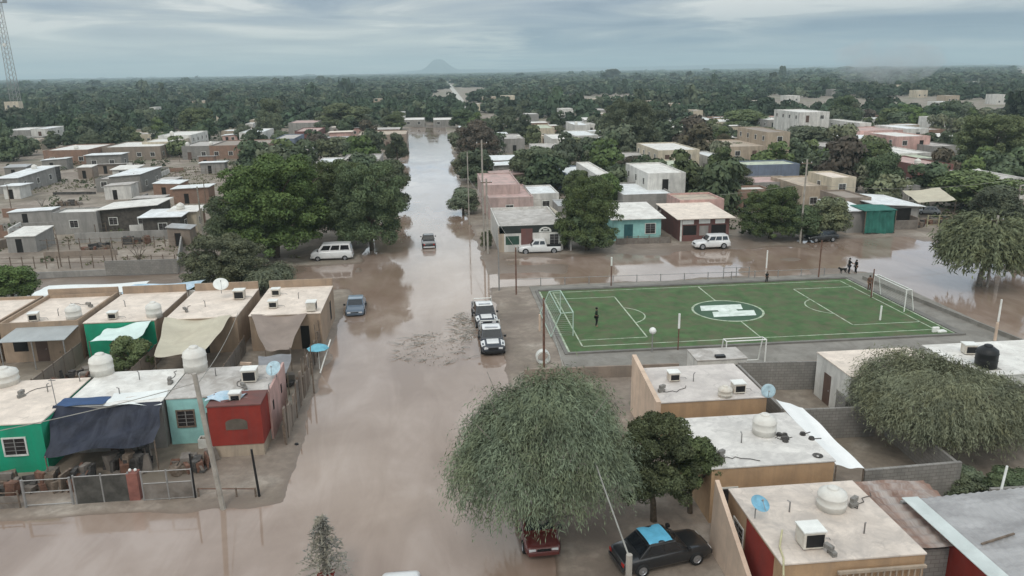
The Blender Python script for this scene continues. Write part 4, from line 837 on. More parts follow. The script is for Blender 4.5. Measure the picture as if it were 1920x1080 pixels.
MB().hexa([(-.2, -.1, 3.15), (4.4, -.1, 3.15), (4.4, 4, 3.3), (-.2, 4, 3.3)], [(-.2, -.1, 3.2), (4.4, -.1, 3.2), (4.4, 4, 3.35), (-.2, 4, 3.35)]).build('roof', t_green, t)
for x in (0, 4.3): MB().tube([(x, 0, 0), (x, 0, 3.2)], .06, 6).build('post', m_wood, t)
house(60.8, 67.5, 101.5, 111, 3.3, m_grey, r_bright, 'grey shed house with a slanting bright white metal roof', par=0, sheet=(.6, -.5, 'X'), group=TG, ops=[('opening', 'S', 1.2, 5.5, 0, 2.6)])
cloth('white_tarp', (70.0, 110, 3.6), (76.0, 110, 4.0), (75.0, 104.5, 3.0), (69.5, 105, 2.7), .3, t_cream, 'pale canopy sheet right of the slanting white roof', seed=51)
bwall(58.5, 99.8, 66, 99.3, 1.3, 'low grey wall in front of the shed with the slanting roof', m_mud); bwall(66.2, 99.5, 66.4, 103, 1.6, 'short wall end beside the yellow gate frame', m_brown)
rail_fence((68.3, 100.5), (73.2, 100.2), 1.7, 4, (.3, 1.0, 1.6), 'yellowish gate frame right of the grey shed', mat('dull_yellow_paint', (.33, .31, .19), .7), mat('dull_yellow_paint', (0, 0, 0)), r_=.09)
# list: left px, right px, front px y, back px y, height, wall, roof, label, options
RL = [
 (905, 975, 350, 326, 4.3, m_palepink, r_pink, 'tall pale pink house behind the corner store', {}),
 (916, 1000, 374, 348, 3.0, m_palepink, r_pink, 'low house with a pale pink roof behind the corner store', {}),
 (993, 1048, 366, 349, 3.0, m_white, r_bright, 'white roofed house left of the dense green tree', {}),
 (1168, 1265, 368, 343, 3.4, m_grey, r_bright, 'house with a broad bright white roof behind the aqua house', {}),
 (1215, 1286, 328, 306, 5.8, m_white, r_white, 'white two storey house with a dark door and small windows', {}),
 (1118, 1146, 330, 300, 5.5, m_white, r_white, 'narrow tall white house by the brownish tree', {}),
 (1062, 1118, 330, 312, 3.6, m_blue, r_bright, 'blue grey house with a small white roof among the trees', {}),
 (1268, 1332, 322, 298, 3.6, m_cream, r_green, 'cream house with pale green roof edge', {}),
 (1234, 1312, 284, 266, 5.0, m_cream, r_white, 'cream upper floor with two dark windows', {}),
 (1170, 1232, 296, 286, 3.2, m_grey, r_grey, 'long low grey roofed house beside the cream upper floor', {}),
 (1370, 1462, 277, 254, 4.6, m_tan, r_tan, 'wide tan house with a carport recess', {}),
 (1440, 1482, 250, 234, 7.5, m_tan, r_brown, 'brown stepped tower house behind the wide tan house', {}),
 (1398, 1500, 312, 302, 4.2, m_blue, r_green, 'long house with pale yellow green roof and blue wall', {}),
 (1412, 1502, 345, 331, 3.2, m_grey, r_pink, 'long low pinkish grey roof behind the green trees', {}),
 (1505, 1604, 352, 330, 3.6, m_tan, r_tan, 'wide tan flat roofed house left of the round tree', {}),
 (1560, 1606, 336, 322, 5.0, m_cream, r_cream, 'cream upper block on the tan flat roofed houses', {}),
 (1586, 1634, 374, 357, 3.6, m_brown, r_brown, 'brown grey box house above the green netting', {}),
 (1603, 1690, 262, 248, 4.2, m_cream, r_bright, 'long house with bright white strip roofs', {}),
 (1682, 1745, 258, 247, 5.4, m_pink, r_white, 'pink walled house with curved white roof', {}),
 (1610, 1700, 247, 238, 5.0, m_pink, r_pink, 'pink roofed house behind the white strip roofs', {}),
 (1700, 1742, 243, 234, 5.4, m_white, r_bright, 'white house at the back of the pink walled house', {}),
 (1678, 1748, 290, 272, 3.4, m_white, r_white, 'pale low house below the pink walled house', {}),
 (1722, 1788, 312, 292, 4.4, m_dkred, r_pink, 'house with a pale pink gabled roof and dark wall', {}),
 (1694, 1726, 352, 338, 3.0, m_grey, r_grey, 'small grey house by the white pole', {}),
 (1764, 1808, 330, 322, 3.0, m_grey, r_bright, 'house with a thin curved white roof', {}),
 (1866, 1925, 338, 318, 3.8, m_white, r_grey, 'grey white house at the right edge behind the trees', {}),
 (1500, 1556, 212, 196, 8.5, m_white, r_white, 'large pale three level building with dark openings', {}),
 (1488, 1545, 235, 224, 3.8, m_white, r_bright, 'white roofs below the large pale building', {}),
 (1440, 1482, 226, 217, 4.5, m_grey, r_white, 'grey white house left of the large pale building', {}),
 (1612, 1634, 232, 212, 6.0, m_white, r_white, 'small tall white house between two dark trees', {}),
 (945, 984, 262, 244, 3.6, m_grey, r_grey, 'grey block walled house by the street trees', {}),
 (1078, 1122, 256, 240, 5.2, m_white, r_bright, 'white house with black square opening', {}),
 (1036, 1082, 262, 252, 4.0, m_white, r_white, 'white roofed house left of the black square opening', {}),
 (1078, 1106, 236, 222, 4.0, m_white, r_bright, 'small house with slanting white roof', {}),
 (1004, 1056, 280, 270, 3.6, m_white, r_grey, 'pale grey roofed house in the trees right of the street', {}),
 (1000, 1040, 242, 230, 3.6, m_cream, r_green, 'pale green roofed house in the trees right of the street', {}),
 (1095, 1142, 208, 201, 4.0, m_grey, r_grey, 'long pale grey roof left of the big dark tree', {}),
 (1330, 1360, 296, 284, 3.4, m_white, r_bright, 'small white roofed house by the dark round tree', {}),
 (1306, 1345, 226, 219, 3.4, m_white, r_bright, 'distant house with a thin bright white roof', {}),
 (1345, 1400, 230, 222, 3.2, m_cream, r_white, 'distant cream house beside the thin bright white roof', {}),
 (1570, 1625, 282, 265, 4.0, m_grey, r_grey, 'grey gabled house left of the long white strip roofs', {}),
 (1690, 1765, 300, 280, 3.2, m_grey, r_green, 'pale greenish roofed house near the pale pink gable', {}),
 (1750, 1800, 276, 265, 3.6, m_grey, r_grey, 'long curved grey roof beside the pale greenish roof', {}),
 # left of the street
 (160, 226, 292, 288, 3.2, m_block, r_bright, 'small grey block hut with thin white roof and dark window', {'sheet': (.4, .1, 'X')}),
 (204, 262, 332, 318, 3.2, m_block, r_bright, 'grey hut with slanting bright white roof and a dark doorway', {'sheet': (.3, .35, 'X')}),
 (178, 212, 338, 331, 2.4, m_block, r_grey, 'small low grey hut left of the slanting white roof', {}),
 (80, 165, 284, 270, 3.6, m_brick, r_white, 'brown brick house with pale roof behind the round tree', {}),
 (190, 300, 278, 262, 3.4, m_brown, r_white, 'long brown walled house with pale roof right of the round tree', {}),
 (266, 330, 268, 250, 3.8, m_cream, r_white, 'cream house with whitish roof and dark eave', {}),
 (296, 358, 256, 243, 4.6, m_white, r_white, 'white house with a small dark window on the left side', {}),
 (340, 395, 276, 266, 3.4, m_block, r_grey, 'grey block shed at the left end of the long brick row', {}),
 (392, 500, 275, 262, 3.4, m_brick, r_brown, 'long low brick row house with brown roof', {}),
 (448, 492, 250, 240, 4.2, m_white, r_bright, 'small white house above the long brick row', {}),
 (540, 592, 232, 222, 4.4, m_grey, r_pink, 'house with pinkish roofs behind the left trees', {}),
 (552, 596, 248, 238, 3.8, m_dkred, r_pink, 'red and white house below the pinkish roofs', {}),
 (514, 552, 262, 248, 3.6, m_blue, r_grey, 'grey blue house between the tall tree and the red house', {}),
 (592, 640, 308, 297, 3.2, m_white, r_bright, 'white fronted house just behind the large left tree', {}),
 (640, 712, 302, 290, 3.6, m_grey, r_grey, 'long grey house behind the large left tree', {}),
 (668, 762, 255, 246, 4.0, m_brown, r_tan, 'brown grey building at the left bank of the street', {}),
 (730, 758, 214, 207, 4.6, m_white, r_bright, 'small white house left of the street end', {}),
 (756, 796, 226, 219, 2.6, m_grey, r_white, 'grey house with pale roof at the left of the street end', {}),
 (812, 852, 226, 219, 2.6, m_grey, r_white, 'low building with pale roof at the street end', {}),
 (0, 56, 246, 239, 4.0, m_grey, r_white, 'long grey warehouse at the left edge', {}),
 (57, 90, 243, 238, 4.6, m_bright if False else m_white, r_bright, 'white end block of the long grey warehouse', {}),
 (-6, 32, 335, 318, 3.0, m_grey, r_bright, 'white roofed shack at the left edge', {'sheet': (.3, .4, 'Y')}),
 (40, 74, 322, 313, 3.2, m_junk, r_white, 'dark walled shack with whitish roof near the left edge', {'sheet': (.3, .1, 'Y')}),
 (186, 292, 394, 380, 3.2, mat('dark_plank_wall', (.085, .075, .065), .9, .3, 2), r_white, 'dark walled house with slanting whitish roof on the left lots', {'sheet': (.5, .5, 'X')}),
 (98, 180, 402, 392, 3.0, m_grey, r_white, 'grey house with pale roof left of the dark walled house', {}),
 (266, 336, 408, 396, 2.9, mat('dark_plank_wall', (0, 0, 0)), r_bright, 'open shelter with pale aqua roof by the large left tree', {'sheet': (.5, .15, 'Y')}),
 (316, 366, 398, 390, 3.0, m_cream, r_white, 'cream roofed shelter beside the pale aqua roof', {'sheet': (.4, .2, 'Y')}),
]
def mkwin(w, d, h, seed, left):
    rs = random.Random(seed); o_ = []
    base = h - 2.9 if h > 4.4 else 0
    for lv in ([0, h - 2.8] if h > 4.4 else [0]):
        k = max(1, int(w / 3.6))
        for i in range(k):
            c_ = w * (i + .5) / k + rs.uniform(-.3, .3)
            if rs.random() < .3: o_.append(('opening' if rs.random() < .5 else 'door', 'S', c_ - .5, c_ + .5, lv, lv + 2.05))
            else: o_.append(('window', 'S', c_ - .55, c_ + .55, lv + 1.0, lv + 2.0))
        f = 'E' if left else 'W'
        k = max(1, int(d / 4.5))
        for i in range(k):
            c_ = d * (i + .5) / k
            if c_ > 1 and c_ < d - 1: o_.append(('window', f, c_ - .5, c_ + .5, lv + 1.0, lv + 2.0))
    return o_
for i, (xl, xr, yf, yb, h, a, b_, lab, kw) in enumerate(RL):
    x0, x1, y0, y1 = from_px(xl, xr, yf, yb, h); w, d = x1 - x0, min(y1 - y0, 18); y1 = y0 + d
    k = dict(par=.22, ops=mkwin(w, d, h, i, x0 < 0), group=TG); k.update(kw)
    house(x0, x1, y0, y1, h, a, b_, lab, **k)
# carport of the tan house, openings of the pale building come with their windows
# filler houses between the listed ones
rs = random.Random(2024); n = 0; tries = 0; HT_KEEP = [(520, 620, 278, 490), (960, 1050, 275, 350)]
FW = [(m_white, 'white'), (m_cream, 'cream'), (m_grey, 'grey'), (m_block, 'grey block'), (m_tan, 'tan'), (m_pink, 'pale pink'), (m_brick, 'brick')]; FR = [(r_bright, 'bright white'), (r_white, 'white'), (r_grey, 'grey'), (r_cream, 'cream'), (m_zinc, 'metal'), (r_pink, 'pinkish')]
while n < 78 and tries < 9000:
    tries += 1; left = rs.random() < .2
    x = rs.uniform(-150, -16) if left else rs.uniform(9, 175); y = rs.uniform(210, 320) if left else rs.uniform(109, 300); w, d, h = rs.uniform(4, 10), rs.uniform(4, 10), rs.uniform(2.4, 3.3)
    u, v_ = proj((x, y, h))
    if u < -20 or u > 1930 or (left and u < 470 and y < 250): continue
    if any(x < b + 1 and x + w > a - 1 and y < dd + 1.5 and y + d > c_ - 1.5 for a, b, c_, dd in HOUSES): continue
    (wa, wn), (rf, rn) = rs.choice(FW), rs.choices(FR, (4, 4, 2, 2, 2, 1))[0]
    band = 'close behind the first roofs' if y < 150 else 'in mid town' if y < 210 else 'at the back of town' if y < 260 else 'by the wood'
    side = 'left of the street' if x < 0 else 'just right of the street' if u < 1200 else 'right of centre' if u < 1600 else 'near the right edge'
    o_ = [('window', 'S', w * .6, w * .6 + .9, 1, 1.9), ('door' if rs.random() < .5 else 'opening', 'S', w * .2, w * .2 + .9, 0, 2.0)]
    kw = dict(sheet=(rs.uniform(.2, .6), rs.uniform(-.4, .5), rs.choice('XY'))) if rs.random() < .55 else dict(par=rs.choice([.05, .2, .3]))
    house(x, x + w, y, y + d, h, wa, rf, f'{wn} house, {rn} roof, {band}, {side}', ops=o_, group='small houses of the town', name='small_house', **kw); n += 1
LW = [(m_block, 'grey block'), (m_grey, 'grey'), (m_brick, 'brick'), (m_white, 'whitewashed'), (m_brown, 'mud brown')]; n = 0; tries = 0
while n < 19 and tries < 6000:
    tries += 1; x, y = rs.uniform(-118, -24), rs.uniform(99, 205); w, d, h = rs.uniform(2.6, 6.5), rs.uniform(2.5, 5.5), rs.uniform(2.0, 2.7); u, v_ = proj((x, y, h))
    if u < -10 or u > 560 or any(x < b + 1 and x + w > a - 1 and y < dd + 1 and y + d > c_ - 1.5 for a, b, c_, dd in HOUSES) or (u > 385 and v_ > 270): continue
    (wa, wn), (rf, rn) = rs.choice(LW), rs.choices(FR, (4, 3, 2, 1, 3, 0))[0]
    band = 'at the front of the left lots' if y < 130 else 'midway on the left lots' if y < 165 else 'at the back of the left lots'
    house(x, x + w, y, y + d, h, wa, rf, f'{wn} shack with {rn} roof {band}', ops=[('opening', 'S', w * .3, w * .3 + .8, 0, 1.8)], group='shacks on the left lots', name='shack', cat='shack', sheet=(rs.uniform(.1, .5), rs.uniform(-.3, .4), rs.choice('XY'))); n += 1
for i in range(44):
    x, y = rs.uniform(-115, -22), rs.uniform(98, 205); L_ = rs.uniform(5, 14); ax = rs.random() < .65; x1, y1 = (x + L_, y + rs.uniform(-1, 1)) if ax else (x + rs.uniform(-1, 1), y + L_)
    u, v_ = proj((max(x, x1), y, 1)); 
    if u > 400 or any(min(x, x1) < b + .5 and max(x, x1) > a - .5 and min(y, y1) < dd + .5 and max(y, y1) > c_ - .5 for a, b, c_, dd in HOUSES): continue
    mm, cn = rs.choice(LW); bwall(x, y, x1, y1, rs.uniform(.7, 1.6), f'low {cn} yard wall on the left lots, ' + ('near the side street' if y < 125 else 'midway back' if y < 165 else 'far back'), mm)
# rooftop tanks in the town
rs = random.Random(77); tk = None; hs = list(HOUSES); cnt = 0
for i in range(0, 30):
    j = rs.randrange(18, len(RL)) ; xl, xr, yf, yb, h = RL[j][:5]
    x0, x1, y0, y1 = from_px(xl, xr, yf, yb, h)
    if cnt < 16 and y0 < 260:
        x, y = rs.uniform(x0 + .8, x1 - .8), rs.uniform(y0 + 1, min(y1, y0 + 8) - .8)
        if tk is None: tk = tank(x, y, h, .55, 1.1, '', 'distant roof tanks'); c_ = tk
        else: c_ = copy_tree(tk); c_.location = (x, y, h)
        c_['label'] = 'white water tank standing on the ' + RL[j][7].split(' with ')[0].split(' behind ')[0].replace('the ', '')
        if len(c_['label'].split()) > 16: c_['label'] = ' '.join(c_['label'].split()[:16])
        cnt += 1; 
        if RL[j][7] in ('',): pass
# low walls and lots on the left
for (xa, ya, xb, yb, h, l, mm) in ((0, 432, 170, 425, 1.0, 'long pale yard wall on the left lots', m_grey), (245, 440, 352, 436, 1.4, 'whitish low wall below the aqua shelter', m_white), (205, 352, 262, 350, 1.0, 'white low wall in front of the slanting white roof hut', m_white), (262, 350, 318, 325, 1.1, 'white yard wall running diagonally from the hut', m_white), (30, 350, 108, 325, 1.2, 'whitish bent wall near the shacks', m_white), (200, 516, 335, 512, 1.7, 'grey board wall along the left side street', m_block), (60, 522, 200, 516, .7, 'low whitish wall along the left side street', m_grey), (-10, 470, 60, 452, 1.2, 'brown yard wall at the left edge', m_brown), (335, 512, 345, 440, 1.4, 'grey wall closing the lot by the bushy tree', m_grey), (100, 365, 180, 364, .5, 'dark low wall on the left lots', m_junk)):
    a, b_ = at(xa, ya), at(xb, yb); bwall(a.x, a.y, b_.x, b_.y, h, l, mm)
k = 0
for (xa, ya, xb, yb, n, l) in ((0, 505, 330, 500, 16, 'thin wire fence along the left side street'), (50, 470, 330, 462, 15, 'wire fence across the left lots'), (300, 305, 500, 298, 12, 'wire fence in front of the brick row'), (330, 330, 480, 325, 9, 'wire fence on the bare lot behind the large left tree'), (0, 445, 200, 436, 11, 'stick fence above the left lots'), (150, 395, 180, 440, 5, 'stick fence beside the dark walled house')):
    a, b_ = at(xa, ya), at(xb, yb); rail_fence((a.x, a.y), (b_.x, b_.y), 1.5, n, (1.3, .7), l, m_wood, m_wood, r_=.06)
for i, (px, py, yt, l) in enumerate(((22, 395, 348, 'pole at the far left beside the shacks'), (312, 300, 268, 'pole in front of the brick row'), (256, 360, 325, 'pole with light in front of the diagonal white wall'), (115, 500, 440, 'bent stick pole on the left lots'), (213, 500, 462, 'stick pole right of centre on the left lots'), (178, 345, 318, 'pole left of the slanting white roof hut'), (388, 395, 340, 'pole left of the large tree'), (500, 305, 285, 'post at the right end of the brick row fence'))):
    upole(px, py, yt, l, .08, False, m_wood)
rs = random.Random(3)
for i, (px, py, l) in enumerate(((60, 420, 'rubble heap on the lot near the left edge'), (130, 385, 'rubble heap below the small grey huts'), (260, 455, 'scrap beside the dead forked tree'), (180, 470, 'brown scrap rack on the left lots'), (330, 350, 'scrap on the bare lot'), (60, 350, 'pale rubble under the shacks'), (1710, 425, 'scrap in the yard of the grey shed'), (1760, 420, 'scrap by the yellowish gate frame'), (1090, 440, 'clutter under the tree beside the corner store'), (20, 920, 'brown sacks heaped behind the lower left fence'))):
    v = at(px, py); junk(v.x, v.y, 2.2, 1.2, 1.0, l, 30 + i)
junk(21.5, 50.2, 1.8, .6, .6, 'pale clutter under the narrow white goal', 50, [m_frame, m_zinc, m_wood]); junk(28, 50.5, 1.8, .5, .5, 'clutter right of the narrow white goal', 51, [m_frame, m_junk, m_wood]); junk(27.5, 35.5, 1, .8, .7, 'dark clutter beside the yard at the far right', 52)

# ================================================================== vehicles
def loft(q, secs, n=12, cap=True):
    """secs: (x, z0, z1, halfwidth, k) rounded box sections along x"""
    b = len(q.v)
    for (x, z0, z1, hw, kx) in secs:
        zc, hz = (z0 + z1) / 2, (z1 - z0) / 2
        for j in range(n):
            t = 2 * PI * (j + .5) / n; cx_, sx_ = math.cos(t), math.sin(t)
            e = kx; y = hw * math.copysign(abs(cx_) ** e, cx_); z = zc + hz * math.copysign(abs(sx_) ** e, sx_)
            q.v.append((x, y, z))
    for i in range(len(secs) - 1):
        for j in range(n):
            q.f.append((b + i * n + j, b + i * n + (j + 1) % n, b + (i + 1) * n + (j + 1) % n, b + (i + 1) * n + j)); q.mi.append(q.k)
    if cap:
        q.f.append(tuple(b + j for j in range(n))[::-1]); q.f.append(tuple(b + (len(secs) - 1) * n + j for j in range(n))); q.mi += [q.k] * 2
def paint(nm, col): return mat(nm, col, .28, .04, 1, tuple(c * .6 + .05 for c in col), .25, spec=.5, coat=.5)
p_white = paint('white_car_paint', (.70, .70, .69)); p_navy = paint('dark_navy_car_paint', (.018, .022, .032)); p_black = paint('black_car_paint', (.012, .013, .015)); p_blue = paint('blue_grey_car_paint', (.07, .10, .14)); p_red = paint('dark_red_car_paint', (.11, .018, .014)); p_silver = paint('silver_car_paint', (.42, .43, .44))
def wheel(t, x, y, r_=.35):
    s_ = 1 if y > 0 else -1
    w = MB().lathe([(r_ * .62, -.11), (r_ * .95, -.11), (r_, -.06), (r_, .06), (r_ * .95, .11), (r_ * .62, .11)], 18, (x, y, r_), 'Y').build('wheel', m_rubber, t, True)
    MB().lathe([(.01, s_ * .07), (r_ * .25, s_ * .10), (r_ * .58, s_ * .085), (r_ * .63, s_ * .11)], 14, (x, y, r_), 'Y').build('rim', m_rim, w)
def car(loc, rz, label, cat, body, kind='sedan', name='parked_car', group='vehicles in the flooded streets', roofm=None, hoodm=None, fender=None, lightbar=False, bedm=None, scale=1.):
    t = thing(name, loc, rz, label, cat, group); t.scale = (scale,) * 3
    K = {  # length, halfwidth, hood z, beltline z, roof z, greenhouse base x0..x1, top x0..x1 ; x forward
     'sedan': (4.5, .88, .88, .95, 1.45, (-1.55, 1.05), (-.95, .35)), 'hatch': (4.1, .86, .90, .95, 1.50, (-1.85, 1.05), (-1.35, .30)),
     'suv': (4.5, .92, 1.05, 1.10, 1.75, (-2.1, .95), (-1.9, .45)), 'pickup': (5.3, .95, 1.12, 1.18, 1.80, (-.85, 1.25), (-.65, .70)),
     'van': (5.0, .95, 1.25, 1.25, 2.05, (-2.4, 1.75), (-2.25, 1.05))}[kind]
    Ln, hw, hz, bz, rz_, (g0, g1), (t0, t1) = K; h2 = Ln / 2
    q = MB()
    nose = [(h2, .42, hz * .62, hw * .78, .45), (h2 - .08, .30, hz * .80, hw * .92, .4), (h2 - .35, .26, hz * .93, hw * .98, .35), (g1 + .05, .24, hz, hw, .32), (g1 - .3, .24, bz, hw, .3)]
    if kind == 'pickup':
        tail = [(g0 + .1, .26, bz, hw, .3), (g0 - .02, .26, 1.02, hw, .3), (-h2 + .1, .30, 1.02, hw, .3), (-h2, .42, 1.0, hw * .95, .35)]
    elif kind == 'sedan': tail = [(g0 + .2, .25, bz, hw, .3), (-h2 + .5, .28, bz - .02, hw * .99, .33), (-h2 + .1, .34, bz * .93, hw * .92, .4), (-h2, .42, bz * .8, hw * .84, .45)]
    else: tail = [(g0 + .2, .25, bz, hw, .3), (-h2 + .12, .3, bz, hw * .98, .33), (-h2, .42, bz * .85, hw * .9, .4)]
    loft(q, nose + tail, 16); q.build('body', body, t, True)
    # greenhouse
    tw = hw * (.80 if kind != 'van' else .88); bw = hw * .95
    q = MB(); B = [(g0, -bw), (g1, -bw), (g1, bw), (g0, bw)]; T_ = [(t0, -tw), (t1, -tw), (t1, tw), (t0, tw)]
    q.hexa([(x, y, bz - .08) for x, y in B], [(x, y, rz_ - .05) for x, y in T_]); q.build('cabin', body, t, bev=.03)
    q = MB(); loft(q, [(t0 - .06, rz_ - .06, rz_ - .02, tw * .9, .5), (t0 + .1, rz_ - .08, rz_ + .01, tw, .4), ((t0 + t1) / 2, rz_ - .08, rz_ + .03, tw * 1.01, .4), (t1 - .1, rz_ - .08, rz_ + .01, tw, .4), (t1 + .06, rz_ - .06, rz_ - .03, tw * .9, .5)], 12); q.build('roof', roofm or body, t, True)
    def quad(c, ins_u, ins_v, off, nm, mt=m_cglass):
        a, b_, c_, d = [Vector(p) for p in c]; n = (b_ - a).cross(d - a).normalized() * off
        def pp(u, v_): return (a * (1 - u) + b_ * u) * (1 - v_) + (d * (1 - u) + c_ * u) * v_ + n
        MB().face([pp(ins_u[0], ins_v[0]), pp(ins_u[1], ins_v[0]), pp(ins_u[1], ins_v[1]), pp(ins_u[0], ins_v[1])]).build(nm, mt, t)
    zb, zt = bz - .08, rz_ - .05
    quad([(g1, -bw, zb), (g1, bw, zb), (t1, tw, zt), (t1, -tw, zt)], (.06, .94), (.18, .9), .012, 'windscreen'); quad([(g0, bw, zb), (g0, -bw, zb), (t0, -tw, zt), (t0, tw, zt)], (.08, .92), (.25, .88), .012, 'rear_window')
    cuts = {'sedan': [(.10, .47), (.51, .88)], 'hatch': [(.10, .30), (.34, .60), (.64, .90)], 'suv': [(.06, .30), (.35, .62), (.66, .92)], 'pickup': [(.08, .44), (.50, .90)], 'van': [(.05, .32), (.36, .62), (.66, .92)]}[kind]
    for c_ in cuts:
        quad([(g0, -bw, zb), (g1, -bw, zb), (t1, -tw, zt), (t0, -tw, zt)], c_, (.22, .88), .012, 'side_window'); quad([(g1, bw, zb), (g0, bw, zb), (t0, tw, zt), (t1, tw, zt)], (1 - c_[1], 1 - c_[0]), (.22, .88), .012, 'side_window')
    r_ = .40 if kind in ('pickup', 'suv') else .33
    for x in (h2 - .85, -h2 + .9):
        for s_ in (-1, 1): wheel(t, x, s_ * (hw - .07), r_)
    for s_ in (-1, 1):
        MB().box(h2 - .10, h2 - .01, s_ * hw * .62 - .16, s_ * hw * .62 + .16, hz * .60, hz * .74).build('headlight', m_chrome, t, bev=.02); MB().box(-h2 - .01, -h2 + .08, s_ * hw * .72 - .12, s_ * hw * .72 + .12, bz * .62, bz * .8).build('tail_light', m_tail, t, bev=.02)
        MB().box(g1 - .25, g1 - .08, s_ * (hw + .12) - .1, s_ * (hw + .12) + .1, bz + .02, bz + .17).build('mirror', m_black, t, bev=.02)
    MB().box(h2 - .06, h2 + .05, -hw * .85, hw * .85, .34, .56).build('bumper', m_black if kind == 'pickup' else body, t, bev=.03); MB().box(-h2 - .05, -h2 + .06, -hw * .85, hw * .85, .36, .56).build('bumper', body if kind != 'pickup' else m_chrome, t, bev=.03)
    MB().box(h2 - .03, h2 + .008, -hw * .38, hw * .38, hz * .55, hz * .74).build('grille', m_black, t)
    if kind == 'pickup':
        bm_ = bedm or m_black
        MB().box(-h2 + .12, g0 - .08, -hw + .14, hw - .14, 1.0, 1.035).build('cargo_bed', bm_, t)
        q = MB(); q.box(-h2 + .02, g0 - .03, -hw + .02, -hw + .12, .98, 1.22).box(-h2 + .02, g0 - .03, hw - .12, hw - .02, .98, 1.22).box(-h2 + .02, -h2 + .1, -hw + .12, hw - .12, .98, 1.2); q.build('bed_side', bm_ if bedm else body, t, bev=.02)
    if hoodm: MB().hexa([(g1 + .12, -hw * .52, hz + .012), (h2 - .38, -hw * .5, hz * .935), (h2 - .38, hw * .5, hz * .935), (g1 + .12, hw * .52, hz + .012)], [(g1 + .12, -hw * .52, hz + .04), (h2 - .38, -hw * .5, hz * .965), (h2 - .38, hw * .5, hz * .965), (g1 + .12, hw * .52, hz + .04)]).build('hood', hoodm, t)
    if fender:
        for s_ in (-1, 1): MB().hexa([(g1 + .25, s_ * hw * .70, hz - .06), (h2 - .2, s_ * hw * .68, hz * .84), (h2 - .25, s_ * hw * .98, hz * .74), (g1 + .25, s_ * hw * 1.01, hz - .2)], [(g1 + .25, s_ * hw * .70, hz + .02), (h2 - .2, s_ * hw * .68, hz * .92), (h2 - .25, s_ * hw * .99, hz * .82), (g1 + .25, s_ * hw * 1.02, hz - .12)]).build('fender', fender, t)
    if lightbar:
        MB().box(t1 - .35, t1 - .12, -tw * .7, tw * .7, rz_ + .035, rz_ + .10).build('light_bar', mat('clear_beacon_lens', (.45, .47, .5), .25), t, bev=.02)
        q = MB()
        q.tube([(g0 - .15, -hw + .1, 1.1), (g0 - .15, -hw + .15, 1.95), (g0 - .15, hw - .15, 1.95), (g0 - .15, hw - .1, 1.1)], .045, 7).tube([(g0 - .15, -hw + .15, 1.9), (-h2 + .5, -hw + .1, 1.15)], .04, 6).tube([(g0 - .15, hw - .15, 1.9), (-h2 + .5, hw - .1, 1.15)], .04, 6); q.build('roll_bar', m_wpaint, t)
    return t
Zs = -.33
car((4.05, 60.9, Zs + .12), R(-90), 'front dark patrol pickup with white roof and hood parked at the flooded kerb', 'pickup truck', p_navy, 'pickup', 'patrol_pickup', 'patrol pickups', p_white, p_white, p_white, True)
car((3.9, 67.6, Zs + .12), R(-87), 'rear dark patrol pickup with white roof and hood, behind the first one', 'pickup truck', p_navy, 'pickup', 'patrol_pickup', 'patrol pickups', p_white, p_white, p_white, True)
car((-8.2, 72.8, Zs), R(-88), 'blue grey sedan standing in water at the left side of the street', 'car', p_blue, 'sedan', roofm=paint('pale_blue_roof_paint', (.22, .28, .34)))
car((-1.3, 101, Zs), R(92), 'small dark pickup with pale load bed driving away up the flooded street', 'pickup truck', p_black, 'pickup', 'pickup_truck', bedm=p_silver, scale=.9)
v = at(1013, 474); car((v.x, v.y + .9, -.2), R(178), 'white crew cab pickup with black load bed parked at the corner store', 'pickup truck', p_white, 'pickup', 'pickup_truck', bedm=m_black)
v = at(1337, 466); car((v.x, v.y + .8, -.1), R(180), 'white sport utility car in front of the dark red porch house', 'car', p_white, 'suv')
v = at(1545, 453); car((v.x, v.y + .8, -.08), R(183), 'black hatchback parked under the trees behind the crossing street', 'car', p_black, 'hatch')
v = at(630, 488); car((v.x - .5, v.y + .8, -.05), R(180), 'white van parked in the shade under the large left tree', 'van', p_white, 'van')
v = at(1240, 1055); bc = car((v.x, v.y + .2, .0), R(12), 'dark sedan with light blue cloth on its roof parked beside the red walled house', 'car', p_black, 'sedan')
cl_ = MB().grid(lambda u, v_: (-.95 + u * 1.15, -.68 + v_ * 1.36, 1.52 + .02 * math.sin(u * 9) - .06 * (2 * v_ - 1) ** 4), 8, 8).build('blue_cloth', mat('light_blue_cloth', (.12, .42, .60), .6, .12, 2), None, True, loc=(v.x, v.y + .2, .0), rz=R(12)); tag(cl_, 'light blue cloth spread over the roof of the dark sedan', 'cloth')
v = at(1018, 1052); car((v.x, v.y + 2.2, -.15), R(-88), 'dark red car half hidden below the big drooping tree', 'car', p_red, 'hatch')
v = at(747, 1073, 1.45); car((v.x, v.y - .6, Zs), R(90), 'white car of which only the roof shows at the bottom edge', 'car', p_white, 'sedan')
v = at(1712, 405); car((v.x + 3, v.y + 1, 0), R(150), 'silver car in the yard beside the grey shed', 'car', p_silver, 'hatch', scale=.8)
v = at(1225, 452); 

